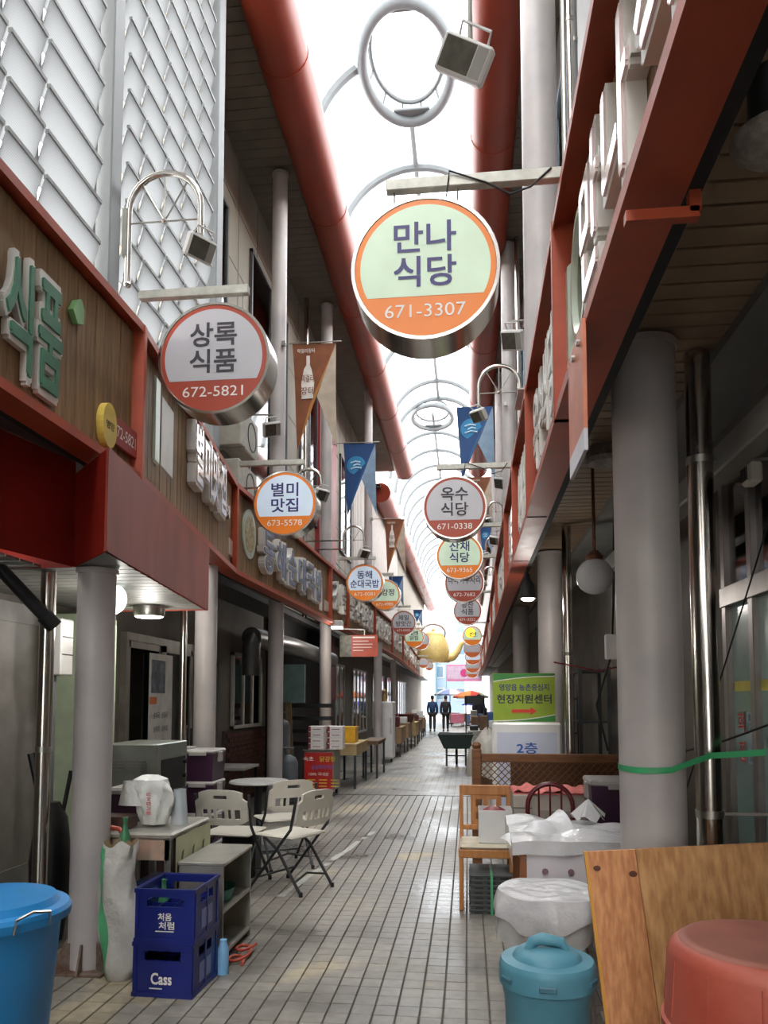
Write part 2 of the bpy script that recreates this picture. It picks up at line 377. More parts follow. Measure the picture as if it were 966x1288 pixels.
def gutter(pts, lab, r=.3):
    t = thing('roof_gutter', lab, 'gutter', (pts[0][0], pts[0][1], pts[0][2] - r))
    for a, b in zip(pts[:-1], pts[1:]):
        a, b = Vector(a), Vector(b); n = max(1, round((b - a).length / 2.9))
        for k in range(n):
            p, q = a.lerp(b, k / n), a.lerp(b, (k + 1) / n); d = (q - p).normalized()
            MB().tube([p, q - d * .01], r, 24).build('tube_section', red_tube, t)
            MB().tube([q - d * .05, q], r + .008, 24).build('seam_band', red_tube, t)
gutter([(-2.12, -20, 9.2), (-2.12, 14, 9.2), (-2.05, 24.8, 9.2)], 'fat red tubular gutter along the left eave of the first roof')
gutter([(.40, -20, 9.2), (.40, 24.8, 9.2)], 'fat red tubular gutter along the right eave of the first roof')
gutter([(-2.9, 25.2, 8.6), (-2.75, 57, 8.6)], 'faded red gutter of the lower roof beyond, left eave', .34)
gutter([(.75, 25.2, 8.6), (.75, 57, 8.6)], 'faded red gutter of the lower roof beyond, right eave', .34)
def soffit(x0, x1, y0, y1, z, name='ceiling'):
    o = struct(MB().box(x0, x1, y0, y1, z + .03, z + .1), name, dark_m)
    mb = MB(); y = y0
    while y < y1: mb.box(x0, x1, y, y + .17, z, z + .035); y += .18
    tag(mb.build('soffit_board', soffit_m, o), kind='stuff'); return o
soffit(-3.5, -2.2, -24, 24.9, 9.25); soffit(.45, 1.7, -24, 24.9, 9.25)
soffit(-3.6, -2.9, 25, 57, 8.75); soffit(.8, 1.8, 25, 57, 8.75)

# ------------------------------------------------------------ left building: walls
lw = struct(MB().box(-3.75, -3.45, -24, 57, 0, 3.3), 'wall_left', plaster)
uw = struct(MB().box(-3.6, -3.2, 7.2, 57, 3.2, 9.4), 'wall_left', beige_wall)
seam = MB()
for k in range(28): seam.box(-3.2, -3.194, 7.2 + k * .95, 7.21 + k * .95, 4, 9.2)
for z in (4.9, 5.8, 6.7, 7.6, 8.5): seam.box(-3.2, -3.194, 7.2, 34, z, z + .012)
seam.build('panel_seam', mat('seam_grey', (120, 114, 104), .7), uw)
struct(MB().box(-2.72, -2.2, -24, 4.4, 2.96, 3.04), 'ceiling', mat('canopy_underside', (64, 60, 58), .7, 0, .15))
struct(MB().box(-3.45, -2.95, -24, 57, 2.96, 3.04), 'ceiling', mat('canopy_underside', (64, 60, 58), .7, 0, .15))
win_frame = mat('window_frame_grey', (92, 92, 92), .45, .2); win_white = mat('window_frame_white', (200, 198, 190), .45)
wn = [0]
def window_x(x, y0, y1, z0, z1, face, fm, ny=2, gm=None, t=.05, back=dark_m, dep=.0):
    """window in a wall plane x = const, looking along +x or -x (face)"""
    wn[0] += 1
    fr = MB(); nm = 'window_%d' % wn[0]; a, b = x, x + face * t
    fr.box(a, b, y0, y1, z0, z0 + .05); fr.box(a, b, y0, y1, z1 - .05, z1); fr.box(a, b, y0, y0 + .05, z0, z1); fr.box(a, b, y1 - .05, y1, z0, z1)
    o = struct(fr, nm, fm)
    MB().box(x - face * .0, x + face * .006, y0, y1, z0, z1).build('dark_room_sheet', back, o)  # dark sheet on the wall face paints the unlit room behind the panes
    for k in range(ny):
        ya, yb = y0 + .05 + (y1 - y0 - .1) * k / ny, y0 + .05 + (y1 - y0 - .1) * (k + 1) / ny
        MB().box(x + face * .02, x + face * .026, ya, yb, z0 + .05, z1 - .05).build('pane', gm or glass, o)
        if k: MB().box(a, b, ya - .025, ya + .025, z0 + .05, z1 - .05).build('mullion', fm, o)
    return o
for y0, y1, z0, z1 in ((8.9, 9.5, 5.9, 8.2), (10.6, 12.9, 4.6, 8.3), (14.0, 15.6, 5.2, 8.2), (18.6, 20.4, 5.3, 7.8)): window_x(-3.2, y0, y1, z0, z1, 1, win_frame)
struct(MB().box(-3.2, -3.1, 15.6, 17.6, 3.2, 8.3), 'trim_1', mat('red_cladding', (150, 44, 44), .5))
ribm = MB()
for k in range(60): ribm.box(-3.2, -3.12, 20.6 + k * .22, 20.7 + k * .22, 3.9, 8.4)
struct(ribm, 'trim_2', far_white)

# translucent louvred screen above the first shop
pane_m = sheet_mat('ribbed_polycarbonate', (184, 186, 188), .75, 0, (1, 1, 1), ribs=26)
mull_m = mat('mullion_grey', (138, 140, 138), .45, .2)
def screen(ys, lab, z0, z1, dz, xs):
    t = thing('louvre_screen', lab, 'screen', (xs, ys[0], z0))
    for a, b in zip(ys[:-1], ys[1:]):
        wd = b - a - .03
        pm = MB().box(-.004, .004, 0, wd, 0, dz * 1.04); me = bpy.data.meshes.new('pane'); me.from_pydata([tuple(v) for v in pm.v], [], pm.f); me.materials.append(pane_m)
        lm = MB().box(-.012, .012, 0, wd, -.012, .012); le = bpy.data.meshes.new('glazing_bar'); le.from_pydata([tuple(v) for v in lm.v], [], lm.f); le.materials.append(mull_m)
        z = z0
        while z < z1:
            child('pane', me, pane_m, t, (xs + .0, a + .015, z), (0, R(17), 0))
            child('glazing_bar', le, mull_m, t, (xs + .08, a + .015, z + dz)); z += dz
    for y in ys: MB().box(xs - .03, xs + .035, y - .013, y + .013, z0, z1).build('mullion', mull_m, t)
    return t
SX = -2.42
yy = lambda px: P(px, 300, X=SX).y
screen([2.0, 2.7, 3.45, yy(36), yy(112)], 'wide translucent louvre screen above the green lettered shop sign', 3.95, 8.95, .27, SX)
screen([yy(143), yy(167), yy(196), yy(221), yy(241), yy(257)], 'narrow paned translucent louvre screen behind the arched lamp bracket', 3.95, 8.95, .27, SX)
def post(name, lab, x, y, z0, z1, wx, wy, m=grey_paint):
    return tag(MB().box(x - wx / 2, x + wx / 2, y - wy / 2, y + wy / 2, z0, z1, .008).build(name, m), lab, 'post')
post('steel_post', 'square grey steel post between the two louvre screens', SX + .02, yy(127), 3.92, 9.2, .16, .15)
post('steel_post', 'flat grey steel post closing the far side of the louvre screen', SX + .02, yy(264), 3.92, 9.2, .16, .17)
struct(MB().box(-3.5, SX - .04, 7.05, 7.2, 3.1, 9.2), 'wall_left', beige_wall); struct(MB().box(-2.7, SX, -24, 2.0, 3.95, 9.2), 'wall_left', beige_wall)

# ------------------------------------------------------------ columns
rust = mat('rusty_steel', (96, 66, 50), .8, .1, .35, 18, .2, c2=(132, 116, 104))
def column(x, y, z1, r, lab, z0=0, foot=False, m=col_paint):
    t = thing('steel_column', lab, 'column', (x, y, z0))
    MB().tube([(x, y, z0 + .012), (x, y, z1)], r, 28).build('shaft', m, t)
    MB().box(x - r * 1.5, x + r * 1.5, y - r * 1.5, y + r * 1.5, z0, z0 + .012).build('base_plate', rust if foot else m, t)
    MB().lathe([(r + .012, 0), (r + .012, .03)], (x, y, z1 - .03), 28).build('top_collar', m, t)
    if foot:
        for k in range(8):
            a = R(45 * k + 10); c, s = math.cos(a), math.sin(a)
            mb = MB(); fn = lambda u, v, tt: (x + c * u - s * tt, y + s * u + c * tt, v)
            mb.prism([(r - .01, .012), (r + .085, .012), (r + .07, .05), (r + .01, .16), (r - .01, .16)], fn, -.006, .006); mb.build('stiffener', rust, t)
    return t
column(-2.21, 4.29, 2.33, .11, 'grey steel column with rusty stiffened foot beside the beer crates', foot=True)
column(-2.62, 7.35, 2.95, .11, 'grey steel column behind the stacked purple boxes')
column(-2.66, 10.3, 9.2, .108, 'tall grey steel column left of the gas cylinders, rising to the soffit')
column(-2.66, 14.0, 9.2, .11, 'tall grey steel column behind the red food cart')
column(-2.12, 17.85, 2.9, .10, 'grey steel column beyond the small red hanging banner sign')
column(-2.4, 18.2, 9.2, .10, 'slim grey upper column carrying the brown bottle pennant', z0=3.98)
column(-2.64, 22.2, 2.95, .10, 'grey steel column beyond the white refrigerator'); column(-2.6, 26.5, 2.95, .10, 'far grey steel column near the stacked red tubs')
column(.865, 3.72, 3.28, .15, 'thick mauve-grey column tied with green tape')
column(.98, 9.0, 3.28, .15, 'thick grey column behind the green notice board')
column(1.0, 14.3, 3.28, .15, 'thick shaded column further along past the green notice board')
column(.63, 6.1, 9.2, .145, 'big pale grey pillar above the right fascia beside the hanging sign arm', z0=3.99)
column(.72, 12.4, 9.2, .115, 'pale grey pillar holding the blue pennant above the right fascia', z0=3.99)
column(.80, 17.5, 9.2, .11, 'slim far pillar above the right fascia holding a brown pennant', z0=3.99)
column(.84, 22.1, 9.2, .11, 'slimmest far pillar above the right fascia holding a blue pennant', z0=3.99)
def pipe(name, lab, x, y, z0, z1, r, m=steel, clamps=(), wall=None):
    t = thing(name, lab, 'pipe', (x, y, z0))
    MB().tube([(x, y, z0), (x, y, z1)], r, 20).build('pipe_run', m, t)
    for z in clamps:
        MB().lathe([(r + .004, -.018), (r + .004, .018)], (x, y, z), 20).build('clamp', dull_steel, t)
        if wall is not None: MB().bar((x, y, z), (wall, y, z), .012, .012).build('clamp_rod', dull_steel, t)
    return t
p = P(880, 580, Y=3.85)
pipe('downpipe', 'polished stainless downpipe beside the thick mauve-grey column', p.x, 3.85, 0, 3.29, .062, clamps=(p.z, 1.0), wall=1.6)
p = P(56, 900, Y=4.35); pipe('downpipe', 'polished stainless downpipe left of the rusty footed column', p.x, 4.35, 0, 2.38, .045, clamps=(1.25,))
p = P(231, 800, Y=7.2); pipe('downpipe', 'thin stainless downpipe beside the column with purple boxes', p.x, 7.2, 0, 2.95, .035)
pipe('downpipe', 'slim steel downpipe beside the tall column with the blue pennant', -3.0, 13.7, 3.04, 9.2, .045, clamps=(5.6, 7.6))
pipe('downpipe', 'slim twin steel downpipe beside the big pale pillar', .87, 5.95, 3.99, 9.2, .03, clamps=(5.6, 7.1)); pipe('downpipe', 'thin grey conduit against the right upper wall', .94, 6.15, 3.99, 9.2, .022, grey_paint, clamps=(7.1,))
pipe('downpipe', 'slim steel downpipe beside the pillar with the blue pennant', .86, 12.2, 3.99, 9.2, .04, clamps=(6.4,))
pipe('downpipe', 'shiny steel pipe behind the hanging globe lamp', .99, 7.6, 0, 3.28, .045, clamps=(2.0,))
# sloping grey drain arm by the first shop
a, b = P(-14, 700, X=-2.75), P(66, 785, X=-2.5)
dp = thing('drain_elbow', 'sloping grey plastic drain pipe joining the stainless downpipe', 'pipe', a)
MB().tube([a, b], .04, 14).build('pipe_run', char_m, dp); MB().tube([b - (b - a).normalized() * .07, b + (b - a).normalized() * .02], .05, 14).build('collar', char_m, dp)

# ------------------------------------------------------------ right building
struct(MB().box(1.62, 1.95, 4.9, 57, 0, 3.38), 'wall_right', plaster)
struct(MB().box(1.62, 1.95, -24, 2.3, 0, 3.38), 'wall_right', plaster)
struct(MB().box(1.62, 1.95, 2.3, 4.9, 2.95, 3.4), 'wall_right', plaster)
urw = struct(MB().box(1.1, 1.5, -24, 57, 3.4, 9.24), 'wall_right', mat('right_upper_wall', (166, 166, 164), .6, 0, .05))
for y0, y1 in ((4.6, 5.5), (7.6, 9.4), (13.5, 15.5)): window_x(1.1, y0, y1, 5.6, 8.3, -1, mat('blue_grey_frame', (140, 160, 176), .4, .2))
cz = 3.30
cb = struct(MB().box(.82, 1.62, -24, 57, cz + .025, cz + .09), 'ceiling', dark_m)
bm = MB().box(0, .58, 0, .112, 0, .024, .003); bme = bpy.data.meshes.new('ceiling_board'); bme.from_pydata([tuple(v) for v in bm.v], [], bm.f); bme.materials.append(ceil_m)
y = .9; rest = MB()
while y < 40:
    if y < 12: child('ceiling_board', bme, ceil_m, cb, (.66, y, cz))
    else: rest.box(.84, 1.24, y, y + .112, cz, cz + .024)
    y += .128
tag(rest.build('ceiling_board', ceil_m, cb), kind='stuff')
lc = mat('lower_ceiling_white', (128, 128, 124), .6, 0, .1, 2)
struct(MB().box(1.24, 1.66, -6, 40, cz - .05, cz + .02), 'ceiling', lc)
# glazed shop front in the right wall
def shopfront():
    X = 1.62; teal_film = mat('frosted_teal_film', (136, 164, 160), .2, 0, .08, 2); fr = mat('aluminium_frame', (150, 142, 138), .35, .7)
    o = struct(MB().box(X - .05, X + .06, 2.3, 4.9, 2.12, 2.24, .004), 'window_90', fr)
    for y in (2.32, 3.2, 4.02, 4.42, 4.86): MB().box(X - .04, X + .05, y - .035, y + .035, 0, 2.95, .004).build('mullion', fr, o)
    MB().box(X - .05, X + .06, 2.3, 4.9, 2.88, 2.96).build('head_rail', fr, o); MB().box(X - .05, X + .06, 2.3, 4.9, 0, .12).build('sill_rail', fr, o)
    for a, b in ((2.35, 3.17), (3.23, 3.99), (4.05, 4.39), (4.45, 4.83)):
        MB().box(X - .004, X + .004, a, b, .12, 2.12).build('pane', teal_film if a > 4 else teal_glass, o); MB().box(X - .004, X + .004, a, b, 2.24, 2.88).build('pane', glass, o)
    rt = mat('red_glass_letter', (196, 40, 44), .5); wt = mat('white_glass_letter', (232, 228, 226), .5); bt = mat('blue_glass_letter', (150, 168, 196), .5)
    for (yc, chars, m_, h_) in ((4.2, '생태가', rt, .19), (4.54, '명태', bt, .14), (4.7, '회집', rt, .12)):
        for k, c in enumerate(chars):
            zc = 1.42 - k * h_ * 1.45
            if m_ is rt: text(MB(), c, (X - .007, yc, zc), (0, -1, 0), UZ, h_ * .9, h_, .075).build('letter_outline', wt, o)
            text(MB(), c, (X - .009, yc, zc), (0, -1, 0), UZ, h_ * .9, h_, .03).build('letter', m_, o)
    MB().box(X - .006, X - .003, 4.06, 4.8, 1.6, 1.66).build('yellow_strip', mat('yellow_film', (208, 196, 90), .5), o)
    struct(MB().box(2.9, 3.0, 1.8, 5.4, 0, 3.4), 'wall_right', mat('shop_interior_wall', (150, 160, 150), .7, 0, .15, 2))
    struct(MB().box(1.95, 2.9, 1.8, 5.4, -.1, 0), 'floor', grout); struct(MB().box(1.95, 2.9, 1.8, 5.4, 3.3, 3.4), 'ceiling', lc)
    struct(MB().box(1.95, 2.9, 5.3, 5.4, 0, 3.3), 'wall_right', mat('shop_interior_wall', (150, 160, 150)))
    struct(MB().box(1.95, 2.9, 1.8, 1.9, 0, 3.3), 'wall_right', mat('shop_interior_wall', (150, 160, 150)))
shopfront()
ob = MB().bar((1.3, 2.3, 2.75), (1.3, 8, 2.75), .12, .14, .01)
tag(ob.build('ceiling_duct', mat('duct_grey', (140, 138, 132), .5, .2)), 'long grey cable duct under the white ceiling beside the glazed shop', 'duct')
# ------------------------------------------------------------ shop fascias
ZB, ZT = 2.9, 3.90
LP = [(-2.0, .3), (-2.0, 4.42), (-2.46, 7.84), (-2.34, 12.9), (-2.3, 14.6), (-2.26, 18.6), (-2.22, 22.6), (-2.25, 26.8), (-2.4, 31.5), (-2.55, 37), (-2.7, 44)]
RP = [(.43, .2), (.43, 3.65), (.445, 5.6), (.45, 7.4), (.46, 9.3), (.48, 13), (.52, 17), (.56, 22), (.6, 28), (.6, 35), (.6, 44)]
pl_mb = MB().box(0, .098, -.01, .01, 0, ZT - ZB - .1, .003); plank_me = bpy.data.meshes.new('plank'); plank_me.from_pydata([tuple(v) for v in pl_mb.v], [], pl_mb.f); plank_me.materials.append(wood_plank)
class Bay: pass
def fascia(A, B, side, lab, planks=True):
    A, B = Vector((*A, 0)), Vector((*B, 0)); u = (B - A).normalized(); l = (B - A).length; lf = Vector((-u.y, u.x, 0)); n = lf * side
    t = thing('shop_fascia', lab, 'sign board', (A.x, A.y, ZB)); b = Bay(); b.t = t; b.l = l; b.n = n; b.u = u
    b.at = lambda s, z, o=0: A + u * s + n * o + UZ * z
    b.r = u if side < 0 else -u; b.rec = rec = .075 if side < 0 else .135
    def bx(s0, s1, o0, o1, z0, z1, ch=.006):
        m = Matrix(((u.x, lf.x, 0, A.x), (u.y, lf.y, 0, A.y), (0, 0, 1, 0), (0, 0, 0, 1)))
        return MB().box(s0, s1, o0 * side, o1 * side, z0, z1, ch, m)
    b.bx = bx
    bx(0, l, -.16, 0, ZB, ZB + .022, 0).build('bottom_flange', red_steel, t); bx(0, l, -.012, 0, ZB + .022, ZB + .05, 0).build('bottom_lip', red_steel, t)
    bx(0, l, -.16, -.15, ZB + .022, ZB + .12, 0).build('bottom_web', red_steel, t)
    bx(0, l, -.16, 0, ZT - .022, ZT, 0).build('top_flange', red_steel, t); bx(0, l, -.012, 0, ZT - .05, ZT - .022, 0).build('top_lip', red_steel, t)
    bx(-.02, .03, -.15, .004, ZB, ZT, .003).build('upright', red_steel, t)
    bx(0, l, -.2, -.16, ZB, ZT, 0).build('backing', dark_m, t)
    k = int(l / .1); ang = math.atan2(u.y, u.x)
    if planks:
        for i in range(k): child('plank', plank_me, None, t, b.at(i * .1 + .02, ZB + .05, -rec + rnd.uniform(-.003, .003)), (0, 0, ang))
    else: tag(bx(.02, l, -rec - .01, -rec + .01, ZB + .05, ZT - .05, 0).build('board', wood_plank, t), kind='stuff')
    return b
LB = []; labs = ['brown plank shop sign board with green Korean letters and red frame', 'brown plank sign board with white letters, left of the lit purple round sign', 'brown plank sign board with blue-grey letters and oval picture',
        'short sign board with crowded white letters past the oval picture board', 'sign board behind the two overlapping lit round signs', 'far left sign board beside the grey mill sign', 'far left sign board past the mill sign',
        'distant left sign board by the hanging kettle', 'distant left sign board beyond the kettle', 'last left sign board at the alley end']
for i in range(len(LP) - 1): LB.append(fascia(LP[i], LP[i + 1], -1, labs[i], i < 4))
RB = []; labs = ['plank sign board with big pink-white letters under the right eave', 'plank sign board behind the arm of the big lit sign', 'plank sign board above the salmon menu plate column', 'sign board with white letters before the blue pennant',
        'sign board below the blue pennant pillar', 'right sign board past the blue pennant', 'far right sign board by the stacked round signs', 'far right sign board behind the stacked round signs', 'distant right sign board by the parasols', 'last right sign board at the alley end']
for i in range(len(RP) - 1): RB.append(fascia(RP[i], RP[i + 1], 1, labs[i], i < 4))
def letters(b, s, s0, z, pitch, h_, m, om, d=.05, wd=None, bold=.03, ob=.085, off=None):
    off = -b.rec + .012
    """raised letters one by one along a bay; s0 = place of the first letter's centre"""
    for k, c in enumerate(s):
        if c == ' ': continue
        sp = s0 + k * pitch if b.r == b.u else s0 - k * pitch
        if om: text(MB(), c, b.at(sp, z, off), b.r, UZ, (wd or pitch * .92), h_ * 1.1, ob, depth=d).build('letter_base', om, b.t)
        text(MB(), c, b.at(sp, z, off + (d if om else 0)), b.r, UZ, (wd or pitch * .92) * .86, h_ * .96, bold, depth=.012 if om else d).build('letter', m, b.t)
green_l = mat('green_letter', (66, 118, 92), .5, 0, .12, 20); pale_l = mat('pale_letter', (216, 212, 204), .45, 0, .06); chrome_l = mat('mirror_letter', (226, 214, 212), .18, .8, .05)
pinkw = mat('pink_white_letter', (226, 204, 200), .2, .25, .12, 14, stretch=(1, 1, .15)); bluegrey = mat('bluegrey_letter', (120, 126, 150), .45); greenw = mat('pale_green_letter', (196, 208, 190), .3, .2)
def sof(b, px, py, o=-.1):                       # distance along a bay of a pixel seen on its face
    A = b.at(0, 0, o); a, bb, c = ray(px, py)
    t = (A.x * b.n.x + A.y * b.n.y) / (a * b.n.x + bb * b.n.y); q = Vector((a * t, bb * t, H + c * t)); return (q - A).dot(b.u), q.z
b = LB[0]
s1, z1 = sof(b, 46, 432); s0, _ = sof(b, 6, 404)
letters(b, '상록식품', s1 - (s1 - s0) * 3, z1 + .02, s1 - s0, .56, green_l, pale_l, .03)
sl, zl = sof(b, 84, 392); lf = MB()
lf.prism([(-.06, -.02), (-.01, -.075), (.05, -.05), (.055, .03), (.02, .075), (-.02, .05)], lambda u_, v_, t_: b.at(sl + u_, zl + v_, t_), -.062, -.03); lf.build('leaf_emblem', mat('leaf_green', (120, 168, 104), .4), b.t)
sl, zl = sof(b, 122, 536); ov = MB()
ov.prism([(.085 * math.cos(k * math.pi / 12), .13 * math.sin(k * math.pi / 12)) for k in range(24)], lambda u_, v_, t_: b.at(sl + u_, zl + v_, t_), -.062, -.02); ov.build('oval_badge', mat('yellow_badge', (214, 186, 84), .4), b.t)
text(MB(), '영양', b.at(sl, zl, -.019), b.r, UZ, .10, .05, .02).build('badge_lettering', dark_t, b.t)
s2, z2 = sof(b, 145, 551); b.bx(s2 - .19, s2 + .15, -.062, -.03, z2 - .085, z2 + .085).build('phone_plaque', mat('plaque_red', (152, 58, 54), .4), b.t)
text(MB(), '672-5821', b.at(s2 - .02, z2, -.029), b.r, UZ, .29, .07, .01).build('phone_lettering', white_t, b.t)
b = LB[1]
s1, z1 = sof(b, 203, 550); b.bx(s1 - .16, s1 + .20, -.12, -.06, z1 - .27, z1 + .27, .02).build('picture_panel', pale_l, b.t); b.bx(s1 - .36, s1 - .19, -.12, -.05, z1 - .3, z1 + .34, .05).build('bottle_panel', greenw, b.t)
s0, z0 = sof(b, 234, 575); s1, _ = sof(b, 266, 620)
letters(b, '별미맛집', s0, z0 + .02, (s1 - s0) / 3, .5, chrome_l, pale_l, .07); s2, z2 = sof(b, 276, 640); letters(b, '순대', s2, z2, .12, .14, chrome_l, None, .04)
s2, z2 = sof(b, 286, 690); b.bx(s2 - .15, s2 + .15, -.12, -.05, z2 - .09, z2 + .09).build('phone_plaque', mat('plaque_pale', (196, 176, 166), .4), b.t)
b = LB[2]
sl, zl = sof(b, 309, 672); ov = MB(); ov.prism([(.24 * math.cos(k * math.pi / 12), .29 * math.sin(k * math.pi / 12)) for k in range(24)], lambda u_, v_, t_: b.at(sl + u_, zl + v_, t_), -.12, -.05); ov.build('oval_picture', greenw, b.t)
ov = MB(); ov.prism([(.17 * math.cos(k * math.pi / 12), .22 * math.sin(k * math.pi / 12)) for k in range(24)], lambda u_, v_, t_: b.at(sl + u_, zl + v_, t_), -.05, -.045); ov.build('oval_food_print', mat('food_print', (150, 120, 70), .4, 0, .4, 20, c2=(196, 190, 150)), b.t)
s0, z0 = sof(b, 327, 695); s1, z1 = sof(b, 392, 738)
letters(b, '동해순대국밥', s0, z0, (s1 - s0) / 5, .5, bluegrey, pale_l, .08)
sl, zl = sof(b, 400, 745); mb = MB(); mb.prism([(-.1, -.3), (.1, -.3), (.1, .05), (.03, .25), (.0, .34), (-.03, .25), (-.1, .05)], lambda u_, v_, t_: b.at(sl + u_, zl + v_, t_), -.12, -.05); mb.build('bottle_emblem', pale_l, b.t)
s2, z2 = sof(b, 410, 764); b.bx(s2 - .3, s2 + .2, -.12, -.05, z2 - .09, z2 + .09).build('phone_plaque', mat('plaque_pale', (196, 176, 166), .4), b.t)
for b, s in zip(LB[3:], ('건어물', '닭강정횟집', '제일방앗간', '년닭집', '영양식품', '시장식당', '전집')):
    letters(b, s, .35, 3.42, (b.l - .6) / len(s), .55, pale_l, None, .09, wd=min(.6, (b.l - .7) / len(s)))
b = RB[0]; s0, z0 = sof(b, 800, 130)
letters(b, '만나식당', 2.72, 3.44, .52, .56, pinkw, pale_l, .06, off=0)
b.bx(.0, .6, -.12, -.05, 3.1, 3.7).build('picture_panel', mat('picture_blue', (170, 176, 190), .4), b.t)
ov = MB(); ring = [(.21 * math.cos(k * math.pi / 14), .27 * math.sin(k * math.pi / 14)) for k in range(28)]
ov.tube([b.at(3.08 + x_, 3.42 + z_, -.09) for x_, z_ in ring], .03, 6, closed=True); ov.build('ring_emblem', greenw, b.t)
b.bx(3.34, 3.5, -.12, -.06, 3.05, 3.65, .06).build('bottle_emblem', greenw, b.t)
for b, s in zip(RB[1:], ('옥수식당', '산채식당', '솥밥', '이부자리', '광산식품', '파전', '영양식당', '떡집', '국수')):
    letters(b, s, b.l - .3, 3.42, (b.l - .5) / len(s), .58, (pinkw, pale_l, chrome_l)[len(s) % 3], pale_l, .07, wd=min(.5, (b.l - .5) / len(s) * .9))
q0, q1 = P(735, 440, X=.425), P(718, 480, X=.425)
mp = thing('menu_plate', 'salmon menu plate hanging below the right fascia', 'sign', (.425, q0.y, 2.3))
zlo = P(735, 560, X=.425).z
MB().box(.418, .432, q0.y, q1.y + .02, zlo + .05, 2.92).build('plate', mat('salmon_plate', (206, 122, 92), .5), mp); MB().box(.418, .432, q0.y, q1.y + .02, zlo - .03, zlo + .05).build('white_strip', white_f, mp)
for y in (.07, .2): MB().lathe([(.014, -.012), (.014, 0)], (.418, q0.y + y, 2.86), 8, 'X').build('bolt', dull_steel, mp)
bk = P(850, 262, Z=2.86); bt_ = thing('beam_bracket', 'small red steel bracket under the right eave beam', 'bracket', (.5, bk.y, 2.82))
MB().bar((.43, bk.y, 2.84), (.62, bk.y, 2.84), .03, .03).build('bracket_bar', red_steel, bt_); MB().bar((.61, bk.y, 2.84), (.61, bk.y, 3.3), .03, .03).build('bracket_drop', red_steel, bt_)

# red canopy boxes below the left fascia
def plan_box(pts, z0, z1, name, m):
    mb = MB(); n = len(pts); V = [(x, y, z0) for x, y in pts] + [(x, y, z1) for x, y in pts]
    mb.add(V, [(i, (i + 1) % n, n + (i + 1) % n, n + i) for i in range(n)]); return mb
ZC = 2.33; A_, B_, C_, D_ = P(0, 690, Z=ZC), P(92, 713, Z=ZC), P(134, 693, Z=ZC), P(262, 768, Z=ZC)
slat_m = mat('canopy_slat', (132, 130, 124), .5)
c1 = thing('canopy_box', 'bright red sheet canopy box over the first shop', 'canopy', (-3, 1, ZC))
plan_box([(-3.44, .3), (A_.x - .1, .3), (A_.x, A_.y), (B_.x, B_.y), (B_.x - .02, B_.y + .02), (-3.44, B_.y + .02)], ZC, 2.955, 'x', red_paint).build('panel', red_paint, c1)
k = .35
while k < 4.3: MB().box(-3.43, -2.52, k, k + .12, ZC + .005, ZC + .02).build('soffit_slat', slat_m, c1); k += .135
c2 = thing('canopy_box', 'faded red canopy box with ceiling lamps behind the rusty footed column', 'canopy', (-2.8, 5, ZC))
plan_box([(B_.x, B_.y), (C_.x, C_.y), (C_.x - .01, C_.y + .02), (B_.x, B_.y + .02)], ZC, 2.89, 'x', red_paint).build('end_panel', red_paint, c2)
plan_box([(C_.x, C_.y), (D_.x, D_.y), (D_.x - .02, D_.y), (C_.x - .02, C_.y + .01)], ZC, 2.89, 'x', red_paint).build('front_panel', worn_red, c2)
MB().box(-3.44, D_.x, D_.y - .02, D_.y, ZC, 2.89).build('end_panel', worn_red, c2)
k = B_.y + .05
while k < D_.y - .1: MB().box(-3.43, C_.x + (D_.x - C_.x) * (k - C_.y) / (D_.y - C_.y) - .05, k, k + .12, ZC + .01, ZC + .025).build('soffit_slat', slat_m, c2); k += .135
tri = MB(); tri.prism([(B_.x, B_.y + .03), (C_.x - .02, C_.y + .04), (C_.x - .08, B_.y + .05)], lambda u_, v_, t_: (u_, v_, t_), ZC + .01, ZC + .025); tri.build('soffit_slat', slat_m, c2)

